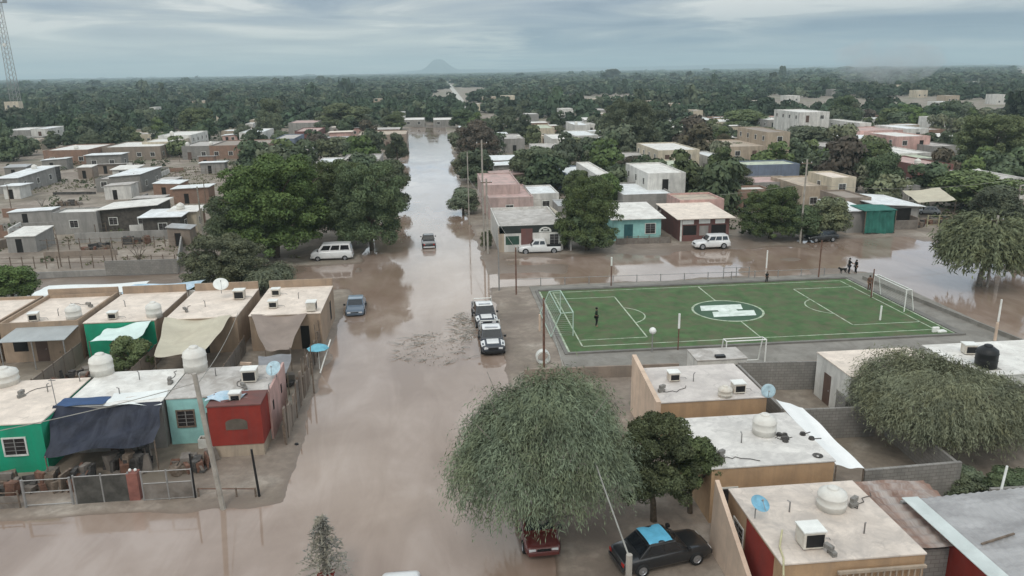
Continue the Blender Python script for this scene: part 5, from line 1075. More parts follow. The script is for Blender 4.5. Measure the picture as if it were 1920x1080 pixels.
# ================================================================== people and dog
m_skin = mat('skin', (.30, .17, .11), .6); m_hair = mat('black_hair', (.015, .012, .01), .8)
def skin_mesh(name, verts, edges, radii, mt, parent, lv=1):
    me = bpy.data.meshes.new(name); me.from_pydata(verts, edges, []); me.materials.append(mt)
    o_ = bpy.data.objects.new(name, me); COL.objects.link(o_); o_.parent = parent
    sk = o_.modifiers.new('skin', 'SKIN'); sk.use_smooth_shade = True
    lay = me.skin_vertices[0].data if len(me.skin_vertices) else None
    if lay is None:
        return o_
    for i, r_ in enumerate(radii):
        lay[i].radius = (r_, r_) if isinstance(r_, (int, float)) else r_
        lay[i].use_root = (i == 0)
    sb = o_.modifiers.new('sub', 'SUBSURF'); sb.levels = lv; sb.render_levels = lv
    return o_
def skin_layer(me):
    import bmesh
    bm = bmesh.new(); bm.from_mesh(me); bm.verts.layers.skin.verify(); bm.to_mesh(me); bm.free()
def person(loc, rz, label, top, bottom, pose='stand', h=1.7, name='person'):
    t = thing(name, loc, rz, label, 'person', 'people by the pitch'); s_ = h / 1.7; t.scale = (s_,) * 3
    lean = .12 if pose == 'lean' else 0
    J = {'pel': (0, 0, .92), 'chest': (0, -lean, 1.25), 'neck': (0, -lean * 1.3, 1.45), 'head': (0, -lean * 1.5 - .02, 1.58), 'crown': (0, -lean * 1.5, 1.66),
         'hl': (-.09, 0, .88), 'kl': (-.11, -.03, .48), 'al': (-.12, .02, .08), 'tl': (-.13, -.14, .03), 'hr': (.09, 0, .88), 'kr': (.12, -.06, .48), 'ar': (.13, .04, .08), 'tr': (.14, -.12, .03),
         'sl': (-.19, -lean, 1.40), 'el': (-.27, -.02 - lean, 1.12), 'wl': (-.26, -.12 - lean, .88), 'sr': (.19, -lean, 1.40), 'er': (.27, -.02 - lean, 1.12), 'wr': (.26, -.12 - lean, .88)}
    if pose == 'reach': J['er'] = (.32, -.2, 1.2); J['wr'] = (.2, -.42, 1.12); J['el'] = (-.3, -.18, 1.18); J['wl'] = (-.15, -.4, 1.12)
    if pose == 'hips': J['el'] = (-.40, .05, 1.16); J['wl'] = (-.18, -.05, 1.0); J['er'] = (.40, .05, 1.16); J['wr'] = (.18, -.05, 1.0)
    RD = dict(pel=(.15, .11), chest=(.17, .115), neck=.055, head=.095, crown=.07, hl=.085, kl=.055, al=.038, tl=.035, hr=.085, kr=.055, ar=.038, tr=.035, sl=.06, el=.04, wl=.028, sr=.06, er=.04, wr=.028)
    Ed = [('pel', 'chest'), ('chest', 'neck'), ('neck', 'head'), ('head', 'crown'), ('pel', 'hl'), ('hl', 'kl'), ('kl', 'al'), ('al', 'tl'), ('pel', 'hr'), ('hr', 'kr'), ('kr', 'ar'), ('ar', 'tr'), ('chest', 'sl'), ('sl', 'el'), ('el', 'wl'), ('chest', 'sr'), ('sr', 'er'), ('er', 'wr')]
    V = list(J.values()); rad = [RD[k] for k in J]; K = list(J); E_ = [(K.index(a), K.index(b)) for a, b in Ed]
    for s in 'lr':      # palm and five fingers
        w = Vector(J['w' + s]); d = (w - Vector(J['e' + s])).normalized(); sx = -1 if s == 'l' else 1
        pm = w + d * .07; V.append(tuple(pm)); rad.append((.032, .018)); ip = len(V) - 1; E_.append((K.index('w' + s), ip))
        for i, (ln, off) in enumerate(((.07, -.028), (.08, -.010), (.075, .010), (.06, .028))):
            b1 = pm + d * .035 + Vector((0, off, 0)); V.append(tuple(b1)); rad.append(.010); V.append(tuple(b1 + d * ln + Vector((-sx * .015, 0, 0)))); rad.append(.007); E_ += [(ip, len(V) - 2), (len(V) - 2, len(V) - 1)]
        b1 = w + d * .03 + Vector((0, -.045, 0)); V.append(tuple(b1)); rad.append(.011); V.append(tuple(b1 + d * .04 + Vector((0, -.02, 0)))); rad.append(.008); E_ += [(K.index('w' + s), len(V) - 2), (len(V) - 2, len(V) - 1)]
    def mk(nm, V, E_, rad, mt):
        me = bpy.data.meshes.new(nm); me.from_pydata([tuple(v) for v in V], E_, []); skin_layer(me); me.materials.append(mt)
        o_ = bpy.data.objects.new(nm, me); COL.objects.link(o_); o_.parent = t
        for i, r_ in enumerate(rad):
            sv = me.skin_vertices[0].data[i]; sv.radius = (r_, r_) if isinstance(r_, (int, float)) else r_; sv.use_root = (i == 0)
        a = o_.modifiers.new('skin', 'SKIN'); a.use_smooth_shade = True; b_ = o_.modifiers.new('sub', 'SUBSURF'); b_.levels = 1; b_.render_levels = 1
        return o_
    mk('body', V, E_, rad, m_skin)
    def sub(keys, ed, infl):
        ks = list(keys); return [J[k] for k in ks], [(ks.index(a), ks.index(b)) for a, b in ed], [tuple(x + infl for x in RD[k]) if isinstance(RD[k], tuple) else RD[k] + infl for k in ks]
    mk('shirt', *sub(('chest', 'pel', 'neck', 'sl', 'el', 'sr', 'er'), [('chest', 'pel'), ('chest', 'neck'), ('chest', 'sl'), ('sl', 'el'), ('chest', 'sr'), ('sr', 'er')], .02), top)
    mk('trousers', *sub(('pel', 'hl', 'kl', 'al', 'hr', 'kr', 'ar'), [('pel', 'hl'), ('hl', 'kl'), ('kl', 'al'), ('pel', 'hr'), ('hr', 'kr'), ('kr', 'ar')], .022), bottom)
    hd = J['head']; MB().lathe([(.088, -.02), (.108, .03), (.105, .08), (.07, .125), (.01, .14)], 12, (hd[0], hd[1] + .015, hd[2])).build('hair', m_hair, t, True)
    MB().lathe([(.002, 0), (.016, .02), (.018, .035), (.002, .05)], 6, (hd[0], hd[1] - .095, hd[2] - .03)).build('nose', m_skin, t, True)
    for s in (-1, 1): MB().lathe([(.001, -.012), (.012, 0), (.001, .012)], 6, (hd[0] + s * .035, hd[1] - .092, hd[2] + .01)).build('eye', m_black, t, True)
    MB().box(hd[0] - .025, hd[0] + .025, hd[1] - .098, hd[1] - .085, hd[2] - .055, hd[2] - .045).build('mouth', m_dkred, t)
    return t
c_dk = mat('black_cloth', (.012, .014, .013), .9); c_dg = mat('dark_green_cloth', (.018, .035, .02), .9); c_jean = mat('dark_trousers', (.02, .022, .03), .9); c_br = mat('brown_cloth', (.12, .07, .05), .9)
v = at(1118, 612, .13); person((v.x, v.y, .13), R(70), 'person in dark clothes standing alone on the pitch near the left goal', c_dg, c_dk, 'hips', 1.75)
v = at(1437, 530, .07); person((v.x, v.y, .07), R(10), 'person in dark clothes on the far edge of the pitch', c_dk, c_dk, 'stand', 1.2)
v = at(1591, 513, .07); person((v.x, v.y, .07), R(80), 'taller of the two dark figures at the far right corner, reaching out', c_dk, c_jean, 'reach', 1.75)
v = at(1600, 513, .07); person((v.x + .25, v.y, .07), R(-85), 'shorter of the two dark figures at the far right corner', c_dk, c_dk, 'stand', 1.55)
v = at(1629, 545, .07); person((v.x, v.y, .07), R(0), 'person in brown standing by the rusty pole at the right end goal', c_br, c_br, 'stand', 1.6)
# dog
v = at(1582, 513, .07); t = thing('dog', (v.x - .1, v.y, .07), R(185), 'dark dog standing left of the two figures at the far right corner', 'dog')
V = [(0, 0, .52), (.28, 0, .50), (.42, 0, .62), (.55, 0, .68), (.68, 0, .64), (-.3, 0, .52), (-.45, 0, .60), (-.55, 0, .72),
     (.26, .1, .42), (.24, .11, .22), (.27, .11, .02), (.26, -.1, .42), (.24, -.11, .22), (.27, -.11, .02), (-.28, .1, .42), (-.22, .11, .27), (-.34, .11, .18), (-.31, .11, .02), (-.28, -.1, .42), (-.22, -.11, .27), (-.34, -.11, .18), (-.31, -.11, .02), (.52, .05, .76), (.52, -.05, .76)]
E_ = [(0, 1), (1, 2), (2, 3), (3, 4), (0, 5), (5, 6), (6, 7), (1, 8), (8, 9), (9, 10), (1, 11), (11, 12), (12, 13), (5, 14), (14, 15), (15, 16), (16, 17), (5, 18), (18, 19), (19, 20), (20, 21), (3, 22), (3, 23)]
rad = [.12, .14, .08, .08, .04, .10, .025, .015, .06, .035, .025, .06, .035, .025, .07, .05, .028, .025, .07, .05, .028, .025, .02, .02]
me = bpy.data.meshes.new('body'); me.from_pydata(V, E_, []); skin_layer(me); me.materials.append(c_dk); o_ = bpy.data.objects.new('body', me); COL.objects.link(o_); o_.parent = t
for i, r_ in enumerate(rad): me.skin_vertices[0].data[i].radius = (r_, r_); me.skin_vertices[0].data[i].use_root = (i == 0)
a = o_.modifiers.new('skin', 'SKIN'); a.use_smooth_shade = True; b_ = o_.modifiers.new('sub', 'SUBSURF'); b_.levels = 1; b_.render_levels = 1
# ================================================================== trees
def unit(n, g):
    v = g.normal(size=(n, 3)); return v / np.linalg.norm(v, axis=1, keepdims=True)
def quads(c, nrm, sx, sy, g, along=None):
    """leaf faces centred at c with normal nrm; half sizes sx, sy"""
    t_ = unit(len(c), g) if along is None else along
    t_ = t_ - nrm * np.sum(t_ * nrm, 1, keepdims=True); t_ /= np.linalg.norm(t_, axis=1, keepdims=True) + 1e-9
    b_ = np.cross(nrm, t_)
    sx = sx[:, None]; sy = sy[:, None]
    co = np.stack([c - t_ * sx, c - b_ * sy, c + t_ * sx, c + b_ * sy], 1).reshape(-1, 3)
    return co, np.arange(len(co)).reshape(-1, 4)
def blobs_for(g, R_, Hc, z0, n, rr=(.22, .42), flat=1.0):
    out = []
    for i in range(n):
        zn = g.uniform(.10, .86); a = g.uniform(0, 2 * PI); rr0 = R_ * g.uniform(*rr)
        rm = max(.1, 1 - abs((zn - .36) / .60) ** 2.2) ** .5; rad = (R_ - rr0 * .8) * rm * g.random() ** .42 * g.uniform(.85, 1.1)
        out.append((np.array([math.cos(a) * rad, math.sin(a) * rad, z0 + Hc * zn]), rr0))
    return out
def crown_mesh(name, seed, R_, Hc, z0, nb, nl, leaf, mt, rr=(.22, .42), aspect=.55, squash=.75, jit=.7, fill=.82):
    g = np.random.default_rng(seed); bl = blobs_for(g, R_, Hc, z0, nb, rr)
    w = np.array([b[1] ** 2 for b in bl]); w /= w.sum(); k = g.choice(len(bl), nl, p=w)
    cen = np.array([b[0] for b in bl])[k]; rad = np.array([b[1] for b in bl])[k]
    d = unit(nl, g); d[:, 2] = np.where(d[:, 2] < -.3, d[:, 2] * g.choice([1, -1], nl), d[:, 2]); 
    rr_ = rad * (g.random(nl) ** (1 - fill) ) * g.uniform(.85, 1.12, nl)
    p = cen + d * rr_[:, None] * np.array([1, 1, squash])
    nrm = d + unit(nl, g) * jit; nrm /= np.linalg.norm(nrm, axis=1, keepdims=True)
    s_ = leaf * g.uniform(.55, 1.3, nl)
    co, q = quads(p, nrm, s_, s_ * aspect, g)
    me = bpy.data.meshes.new(name); set_mesh(me, co, q); me.materials.append(mt); return me
def weep_mesh(name, seed, R_, Hc, z0, ns, per, leafl, leafw, mt, droop=1.0, lobes=7):
    g = np.random.default_rng(seed); P_, A_, Nn = [], [], []
    lob = [(unit(1, g)[0], g.uniform(.8, 1.1)) for _ in range(lobes)]
    for i in range(ns):
        a = g.uniform(0, 2 * PI); el = math.asin(min(1, g.uniform(-.15, 1.0))); rs_ = g.uniform(.45, 1.0) ** .5
        d0 = np.array([math.cos(a) * math.cos(el), math.sin(a) * math.cos(el), math.sin(el)])
        k = max(float(d0 @ l[0]) * l[1] for l in lob); rs_ *= .56 + .50 * max(0, k) ** 2.5
        p = np.array([0, 0, z0 + Hc * .42]) + d0 * np.array([R_, R_, Hc * .60]) * rs_
        out = np.array([math.cos(a), math.sin(a), 0]); v = out * g.uniform(.3, .9) + np.array([0, 0, g.uniform(-.2, .5)]) + g.normal(size=3) * .25
        L_ = g.uniform(.5, 1.0) * droop; st = L_ * 2.0 / per
        for j in range(per):
            v = v + np.array([0, 0, -.30]) + g.normal(size=3) * .06; v /= np.linalg.norm(v)
            p = p + v * st
            P_.append(p + g.normal(size=3) * .05); A_.append(v + g.normal(size=3) * .35); Nn.append(out * .6 + np.array([0, 0, .5]) + g.normal(size=3) * .55)
    P_ = np.array(P_); A_ = np.array(A_); Nn = np.array(Nn); Nn /= np.linalg.norm(Nn, axis=1, keepdims=True)
    n = len(P_); s_ = g.uniform(.6, 1.3, n)
    co, q = quads(P_, Nn, leafl * s_, leafw * s_, g, A_)
    me = bpy.data.meshes.new(name); set_mesh(me, co, q); me.materials.append(mt); return me
def limb_mesh(name, seed, ht, R_, r_, mt, nb=7, fork=.35, up_=.8):
    rs = random.Random(seed); q = MB(); zf = ht * fork
    q.tube([(0, 0, -.3), (rs.uniform(-.05, .05) * ht * .3, rs.uniform(-.1, .1), zf * .5), (rs.uniform(-.06, .06) * ht, 0, zf)], [r_ * 1.25, r_, r_ * .85], 9)
    tp = Vector(q.v[-1])
    for i in range(nb):
        a = 2 * PI * i / nb + rs.uniform(-.3, .3); L_ = R_ * rs.uniform(.55, .85); h_ = ht * up_ * rs.uniform(.75, 1.0)
        s0 = Vector((tp.x * .9, tp.y * .9, zf - rs.uniform(0, .2) * zf))
        pts = [s0, s0 + Vector((math.cos(a) * L_ * .4, math.sin(a) * L_ * .4, (h_ - zf) * .5)), s0 + Vector((math.cos(a) * L_ * .8, math.sin(a) * L_ * .8, (h_ - zf) * .85)), s0 + Vector((math.cos(a) * L_, math.sin(a) * L_, h_ - zf))]
        q.tube(pts, [r_ * .55, r_ * .4, r_ * .22, r_ * .08], 6)
        for s_ in (1, 2):
            b_ = a + rs.uniform(-1, 1); q.tube([pts[s_], pts[s_] + Vector((math.cos(b_) * L_ * .4, math.sin(b_) * L_ * .4, (h_ - zf) * .3))], [r_ * .22, r_ * .05], 5)
    return q.mesh(name, mt, True)
TREES = []
def tree(name, loc, label, cat, crown, trunk, sx=1, sz=1, rz=0, group=None, sy=None):
    t = thing(name, loc, rz, label, cat, group); t.scale = (sx, sy or sx, sz)
    for nm, me in (('trunk', trunk), ('crown', crown)):
        if me is None: continue
        o_ = bpy.data.objects.new(nm, me); COL.objects.link(o_); o_.parent = t
    TREES.append((loc[0], loc[1], sx * 3.4)); return t
# hero trees
PV = (4.5, 32.6)
tree('palo_verde_tree', (PV[0], PV[1], 0), 'big drooping grey green tree standing in the centre foreground over the dark red car', 'tree',
     weep_mesh('crown', 11, 3.8, 6.9, 1.5, 8800, 10, .12, .019, l_grey, 1.0, 16), limb_mesh('trunk', 3, 7.6, 3.4, .22, m_greybark, 10, .14, .95), sx=1.06, sz=1.04)
v = at(1226, 978); tree('ficus_tree', (v.x, v.y, 0), 'dense fresh green tree between the drooping tree and the ochre houses', 'tree', crown_mesh('crown', 5, 2.35, 5.0, 1.2, 120, 52000, .07, l_green, (.11, .24), .5, .8, .95), limb_mesh('trunk', 8, 4.6, 1.9, .15, m_bark, 6, .42))
v = at(1300, 972); tree('small_tree', (v.x + .0, v.y + .5, 0), 'smaller green tree tucked behind the dense fresh green tree', 'tree', crown_mesh('crown', 15, 1.5, 3.2, 1.6, 30, 16000, .075, l_green), limb_mesh('trunk', 18, 3.6, 1.2, .12, m_bark, 5, .42))
tree('mesquite_tree', (29.3, 39.5, 0), 'spreading feathery olive tree at the right over the block walls', 'tree', weep_mesh('crown', 21, 5.1, 5.2, 1.2, 8600, 9, .14, .023, leafm('feathery_olive_leaves', (.20, .215, .14), .1), 1.0, 20), limb_mesh('trunk', 23, 5.6, 4.4, .25, m_bark, 9, .2, .95), sx=1.0, sz=.86)
# prototype crowns of mid-distance trees, about 7 m tall and 3.4 m in radius
def protos(tagname, specs):
    return [(crown_mesh('crown', *a), limb_mesh('trunk', *b_)) for a, b_ in specs]
P_dark = protos('d', [((31, 3.4, 6.6, .5, 44, 15000, .19, l_dark), (31, 6.6, 3.2, .22, m_bark)), ((32, 3.4, 6.6, .45, 40, 15000, .19, l_dark, (.25, .45)), (32, 6.6, 3.2, .22, m_bark))])
P_green = protos('g', [((41, 3.4, 6.6, .5, 46, 15000, .19, l_green), (41, 6.6, 3.2, .2, m_bark)), ((42, 3.4, 6.4, .6, 38, 15000, .19, l_green), (42, 6.6, 3.2, .2, m_bark))])
P_olive = protos('o', [((51, 3.4, 6.2, .5, 42, 14000, .19, l_olive), (51, 6.4, 3.2, .2, m_greybark)), ((52, 3.4, 6.2, .5, 36, 13000, .19, l_grey), (52, 6.4, 3.2, .2, m_greybark))])
P_brown = protos('b', [((61, 3.4, 6.0, .6, 36, 13000, .18, l_brown), (61, 6.4, 3.2, .2, m_greybark))])
P_weep = [(weep_mesh('crown', 71, 3.3, 5.2, 1.2, 2600, 6, .26, .065, l_olive, 1.0), limb_mesh('trunk', 71, 6.0, 3.2, .2, m_greybark)), (weep_mesh('crown', 72, 3.3, 5.0, 1.2, 2400, 6, .26, .07, l_pale, 1.0), limb_mesh('trunk', 72, 6.0, 3.2, .2, m_greybark))]
P_huge = protos('h', [((81, 3.4, 6.8, .15, 150, 52000, .085, l_green, (.10, .24), .55, .75, .9), (31, 6.6, 3.2, .16, m_bark)), ((82, 3.4, 6.8, .1, 140, 50000, .088, l_dark, (.10, .24), .55, .75, .9), (32, 6.6, 3.2, .16, m_bark)), ((83, 3.4, 6.6, .2, 130, 46000, .088, l_olive, (.10, .23), .55, .75, .9), (33, 6.6, 3.2, .16, m_bark))])
KK = {'huge': P_huge, 'dark': P_dark, 'green': P_green, 'olive': P_olive, 'brown': P_brown, 'weep': P_weep}
rs = random.Random(12)
def tpx(kind, pb, pyb, x0, x1, yt, label, i=0, name='leafy_tree', cat='tree', zmin=None):
    v = at(pb, pyb); k = (v - CP).dot(fw); w_ = (x1 - x0) / FPX * k; z = .5
    v = Vector((v.x, v.y, 0)); v.x += ((x0 + x1) / 2 - pb) / FPX * k
    while proj((v.x, v.y, z))[1] > yt and z < 40: z += .1
    P = KK[kind]; c_, t_ = P[i % len(P)]
    return tree(name, (v.x, v.y, 0), label, cat, c_, t_, w_ / 6.9, z / 6.9, rs.uniform(0, 6), 'trees of the town')
HT = [
 ('huge', 540, 482, 400, 636, 276, 'huge rounded dark green tree left of the flooded street', 0), ('huge', 640, 450, 560, 715, 290, 'dark green tree behind the huge rounded tree', 0), ('huge', 695, 468, 618, 776, 290, 'large dark tree leaning over the left edge of the street', 1), ('huge', 462, 488, 385, 530, 350, 'shadowy tree at the left flank of the huge rounded tree', 1), ('dark', 735, 395, 690, 775, 300, 'dark tree tip overhanging the street water', 0),
 ('huge', 415, 548, 338, 505, 430, 'bushy olive tree in front of the huge rounded tree', 2), ('weep', 500, 548, 450, 545, 490, 'pale feathery shrub right of the bushy olive tree', 1),
 ('green', 28, 562, -25, 76, 498, 'green bush at the left edge above the cream roofs', 0), ('green', 246, 698, 203, 290, 632, 'dark bush in the yard below the mint white tarp', 1), ('olive', 160, 660, 110, 200, 632, 'low bush below the grey metal awning', 0),
 ('huge', 1098, 468, 1038, 1166, 322, 'tall fresh green tree right of the corner store', 0), ('dark', 1000, 352, 948, 1060, 275, 'dense dark green tree behind the corner store', 0), ('dark', 1080, 470, 1050, 1150, 400, 'dark lower tree beside the corner store', 1), ('green', 1140, 400, 1110, 1168, 325, 'small green tree top behind the tall fresh green tree', 0), ('green', 1078, 380, 1052, 1110, 318, 'yellow green tree by the blue grey house', 0),
 ('olive', 868, 400, 832, 905, 352, 'grey green tree hanging over the right bank of the street', 1), ('olive', 885, 340, 848, 925, 282, 'grey olive tree on the right bank beyond the hanging tree', 0), ('brown', 895, 300, 850, 940, 222, 'large brownish round tree on the right bank', 0), ('dark', 955, 232, 930, 972, 200, 'round dark tree beyond the grey block walled house', 1), ('olive', 790, 470, 900, 925, 430, 'shrub at the foot of the corner poles', 0),
 ('huge', 1352, 382, 1286, 1416, 300, 'broad dark tree above the white sport utility car', 0), ('huge', 1440, 447, 1378, 1508, 342, 'bright green tree behind the crossing street', 0), ('olive', 1550, 445, 1500, 1592, 368, 'hazy olive tree above the black hatchback', 0), ('dark', 1500, 450, 1465, 1540, 385, 'dark undergrowth tree between the bright green and the hazy olive tree', 0),
 ('dark', 1642, 378, 1600, 1692, 288, 'round dark green tree above the green netting', 1), ('green', 1615, 330, 1555, 1680, 262, 'wide olive green tree behind the round dark tree', 0), ('green', 1830, 395, 1738, 1915, 322, 'long bright hedge like tree at the right edge', 0), ('huge', 1850, 325, 1780, 1930, 206, 'biggest dark tree mass at the right edge', 0), ('dark', 1915, 300, 1870, 1960, 215, 'dark tree cut off by the right edge', 1), ('dark', 1745, 335, 1715, 1780, 300, 'little dark tree beside the pink gabled roof', 0), ('dark', 1860, 420, 1800, 1915, 350, 'shadowy tree behind the feathery olive tree', 1),
 ('weep', 1835, 535, 1755, 1915, 392, 'feathery olive tree standing at the flooded right street', 0), ('weep', 1900, 500, 1850, 1960, 400, 'second feathery tree cut off by the right edge', 0),
 ('huge', 1182, 292, 1122, 1242, 176, 'very tall dark tree with double crown right of centre', 1), ('dark', 1150, 152, 1130, 1165, 129, 'tall lone tree breaking the horizon right of centre', 0), ('brown', 1190, 332, 1145, 1226, 292, 'low brownish tree by the narrow tall white house', 0), ('dark', 1225, 262, 1200, 1260, 205, 'dark tree behind the very tall dark tree', 0),
 ('olive', 1388, 308, 1330, 1452, 268, 'brown olive tree below the wide tan house', 0), ('dark', 1510, 292, 1462, 1566, 236, 'dark spreading tree right of the stepped tower house', 0), ('dark', 1578, 240, 1546, 1612, 178, 'tall dark tree beside the large pale building', 1), ('green', 1390, 246, 1345, 1440, 205, 'lit green tree above the wide tan house', 0), ('green', 1688, 230, 1645, 1735, 195, 'bright olive green round tree near the white strip roofs', 1), ('dark', 1330, 280, 1300, 1350, 236, 'dark tree left of the wide tan house', 1), ('brown', 1360, 285, 1340, 1380, 250, 'brown tree left of the wide tan house', 0), ('dark', 1465, 150, 1458, 1474, 123, 'small tree poking above the horizon at right', 0),
 ('dark', 176, 290, 152, 199, 250, 'round dark tree alone on the left lots', 0), ('dark', 516, 255, 482, 546, 184, 'tall dark tree behind the left brick row', 1), ('green', 372, 262, 338, 410, 200, 'dark tree behind the white house on the left', 0), ('dark', 409, 208, 388, 430, 168, 'dark rounded tree in the far left wood', 1), ('green', 640, 245, 590, 702, 193, 'broad olive green tree left of the street end', 1), ('dark', 750, 303, 722, 768, 250, 'dark tree covering the wall at the left bank of the street', 1), ('olive', 650, 285, 610, 690, 255, 'grey green tree behind the large left tree', 0), ('brown', 600, 285, 570, 630, 250, 'brownish tree below the pinkish roofs', 0), ('dark', 690, 290, 660, 722, 258, 'dark tree beside the brown grey building', 0),
 ('dark', 603, 160, 592, 612, 142, 'small dark tree crown on the left horizon', 0), ('dark', 866, 240, 838, 896, 205, 'dark round tree at the right of the street end', 0), ('green', 742, 244, 716, 768, 208, 'olive tree at the left of the street end', 1), ('dark', 804, 228, 792, 820, 206, 'small dark tree between the two low buildings at the street end', 1), ('dark', 18, 290, 0, 30, 262, 'small tree on the green lot at the left edge', 1), ('dark', 138, 262, 126, 150, 248, 'small tree right of the warehouse', 0), ('olive', 1240, 790, 1236, 1300, 760, 'x', 0),
 ('olive', 1800, 925, 1745, 1850, 878, 'yellow green bush in the yard behind the weathered metal roof', 1), ('dark', 1890, 940, 1840, 1950, 885, 'dark shrub right of the yellow green bush', 0),
]
for h_ in HT:
    if h_[6] == 'x': continue
    tpx(*h_[:7], i=h_[7])
for t in COL.objects:
    pass
# bare forked tree and grey fronds
def bare_tree(x, y, h, label, seed, mt, name='bare_tree', n=5):
    rs_ = random.Random(seed); t = thing(name, (x, y, 0), 0, label, 'tree'); q = MB(); q.tube([(0, 0, -.2), (0, 0, h * .3)], [.09, .07], 7)
    for i in range(n):
        a = rs_.uniform(0, 6); p = Vector((0, 0, h * .25)); e = p + Vector((math.cos(a) * h * .3, math.sin(a) * h * .3, h * .7 * rs_.uniform(.7, 1))); m_ = (p + e) / 2 + Vector((0, 0, .2)); q.tube([p, m_, e], [.055, .035, .012], 5)
        for j in range(4):
            s_ = m_.lerp(e, rs_.random()); b_ = rs_.uniform(0, 6); q.tube([s_, s_ + Vector((math.cos(b_) * .5, math.sin(b_) * .5, .5))], [.02, .006], 4)
    q.build('branches', mt, t); return t
v = at(263, 502); bare_tree(v.x, v.y, 3.0, 'dead forked tree in front of the grey board wall', 2, m_bark)
v = at(80, 395); bare_tree(v.x, v.y, 2.6, 'bare twiggy shrub on the left lots', 7, m_greybark)
# twigs and leaves built in place of a grey streaky patch on the water
def brush(x0, y0, wx, wy, h, label, n, seed, mt, name='patch_branches'):
    g = np.random.default_rng(seed); t = thing(name, (x0, y0, WL), 0, label, 'branches'); q = MB(); rs_ = random.Random(seed)
    for i in range(n):
        a = rs_.uniform(-.9, .9) + (PI if rs_.random() < .5 else 0); px_, py_ = rs_.uniform(-wx, wx), rs_.uniform(-wy, wy) * .8
        L_ = rs_.uniform(.5, 1.5); p = Vector((px_, py_, 0)); e = p + Vector((math.cos(a) * L_, math.sin(a) * L_ * .7, rs_.uniform(.05, h))); q.tube([p, (p + e) / 2 + Vector((0, 0, .1)), e], [.03, .02, .006], 4)
        for j in range(4):
            s_ = p.lerp(e, rs_.random()); b_ = a + rs_.uniform(-.9, .9); q.tube([s_, s_ + Vector((math.cos(b_) * .4, math.sin(b_) * .4, rs_.uniform(-.02, .15)))], [.012, .004], 3)
    q.build('twigs', mat('bleached_twigs', (.32, .30, .27), .9, .15, 3), t); n2 = n * 16
    c = np.stack([g.uniform(-wx, wx, n2), g.uniform(-wy, wy, n2), g.uniform(.0, h * .6, n2)], 1); c = c[((c[:, 0] / wx) ** 2 + (c[:, 1] / wy) ** 2 + .5 * g.normal(size=len(c)) ** 2 * .4) < .9]
    nr = unit(len(c), g); nr[:, 2] += .8; nr /= np.linalg.norm(nr, axis=1, keepdims=True)
    al = np.tile(np.array([[1., -.3, 0]]), (len(c), 1)) + g.normal(size=c.shape) * .6
    co, qq = quads(c, nr, g.uniform(.06, .2, len(c)), g.uniform(.012, .035, len(c)), g, al)
    me = bpy.data.meshes.new('leaves'); set_mesh(me, co, qq); me.materials.append(l_dead); o_ = bpy.data.objects.new('leaves', me); COL.objects.link(o_); o_.parent = t
v = at(815, 652); brush(v.x - .1, v.y, 3.0, 4.8, .12, 'grey branches standing in for a streaky patch on the water left of the patrol trucks', 32, 4, m_greybark)
v = at(872, 612); brush(v.x, v.y, 1.1, 5.0, .2, 'line of grey twigs put over the streaky water along the patrol trucks', 34, 6, m_greybark)
# grey layered tree standing in the water at the bottom edge
v = at(612, 1085); t = thing('dead_palm', (v.x, v.y, 0), 0, 'grey layered frond tree with a red pot at the bottom edge of the street', 'tree')
MB().tube([(0, 0, -.4), (.05, 0, 3.1)], [.09, .03], 8).build('trunk', m_greybark, t); MB().lathe([(.01, -.3), (.28, -.3), (.36, .25), (.40, .28), (.34, .3), (.01, .22)], 14).build('pot', m_red, t, True)
g = np.random.default_rng(9); C_, A_, N_ = [], [], []
for lv in range(9):
    z = .35 + lv * .32; rad = 1.5 * (1 - lv / 10.5)
    for k in range(12):
        a = 2 * PI * k / 12 + lv + g.uniform(-.2, .2); rad = 1.5 * (1 - lv / 10.5) * g.uniform(.6, 1.1); d = np.array([math.cos(a), math.sin(a), 0])
        for j in range(16):
            u = (j + .5) / 16; C_.append(np.array([0, 0, z + .25 * math.sin(u * 2.2)- .25 * u * u]) + d * rad * u + g.normal(size=3) * .03); A_.append(d * .8 + g.normal(size=3) * .5); N_.append(np.array([0, 0, 1.]) + g.normal(size=3) * .4)
C_, A_, N_ = map(np.array, (C_, A_, N_)); N_ /= np.linalg.norm(N_, axis=1, keepdims=True)
co, qq = quads(C_, N_, g.uniform(.09, .19, len(C_)), g.uniform(.022, .045, len(C_)), g, A_)
me = bpy.data.meshes.new('fronds'); set_mesh(me, co, qq); me.materials.append(l_dead); o_ = bpy.data.objects.new('fronds', me); COL.objects.link(o_); o_.parent = t

# ---- scattered town trees: individuals up to the limit, the rest one wood
HF = np.array(HOUSES)
def free(x, y, r_):
    if np.any((x > HF[:, 0] - r_) & (x < HF[:, 1] + r_) & (y > HF[:, 2] - r_ * 2.0) & (y < HF[:, 3] + r_)): return False
    if -12.5 < x < 8 and y < 322: return False
    for i in range(len(FARROAD) - 1):
        a, b_ = FARROAD[i], FARROAD[i + 1]
        if a.y <= y <= b_.y:
            xr = a.x + (b_.x - a.x) * (y - a.y) / (b_.y - a.y)
            if abs(x - xr) < 5.5 + i * 1.6: return False
    return True
def hides(x, y, h):                          # keep the listed roofs in view: skip trees that would stand right before them
    px, pt = proj((x, y, h)); _, pb_ = proj((x, y, 0)); 
    for (xl, xr, yf, yb, hh, *_r) in RL:
        if px > xl - 6 and px < xr + 6 and pt < yf + 2 and pb_ > yf: return True
    return False
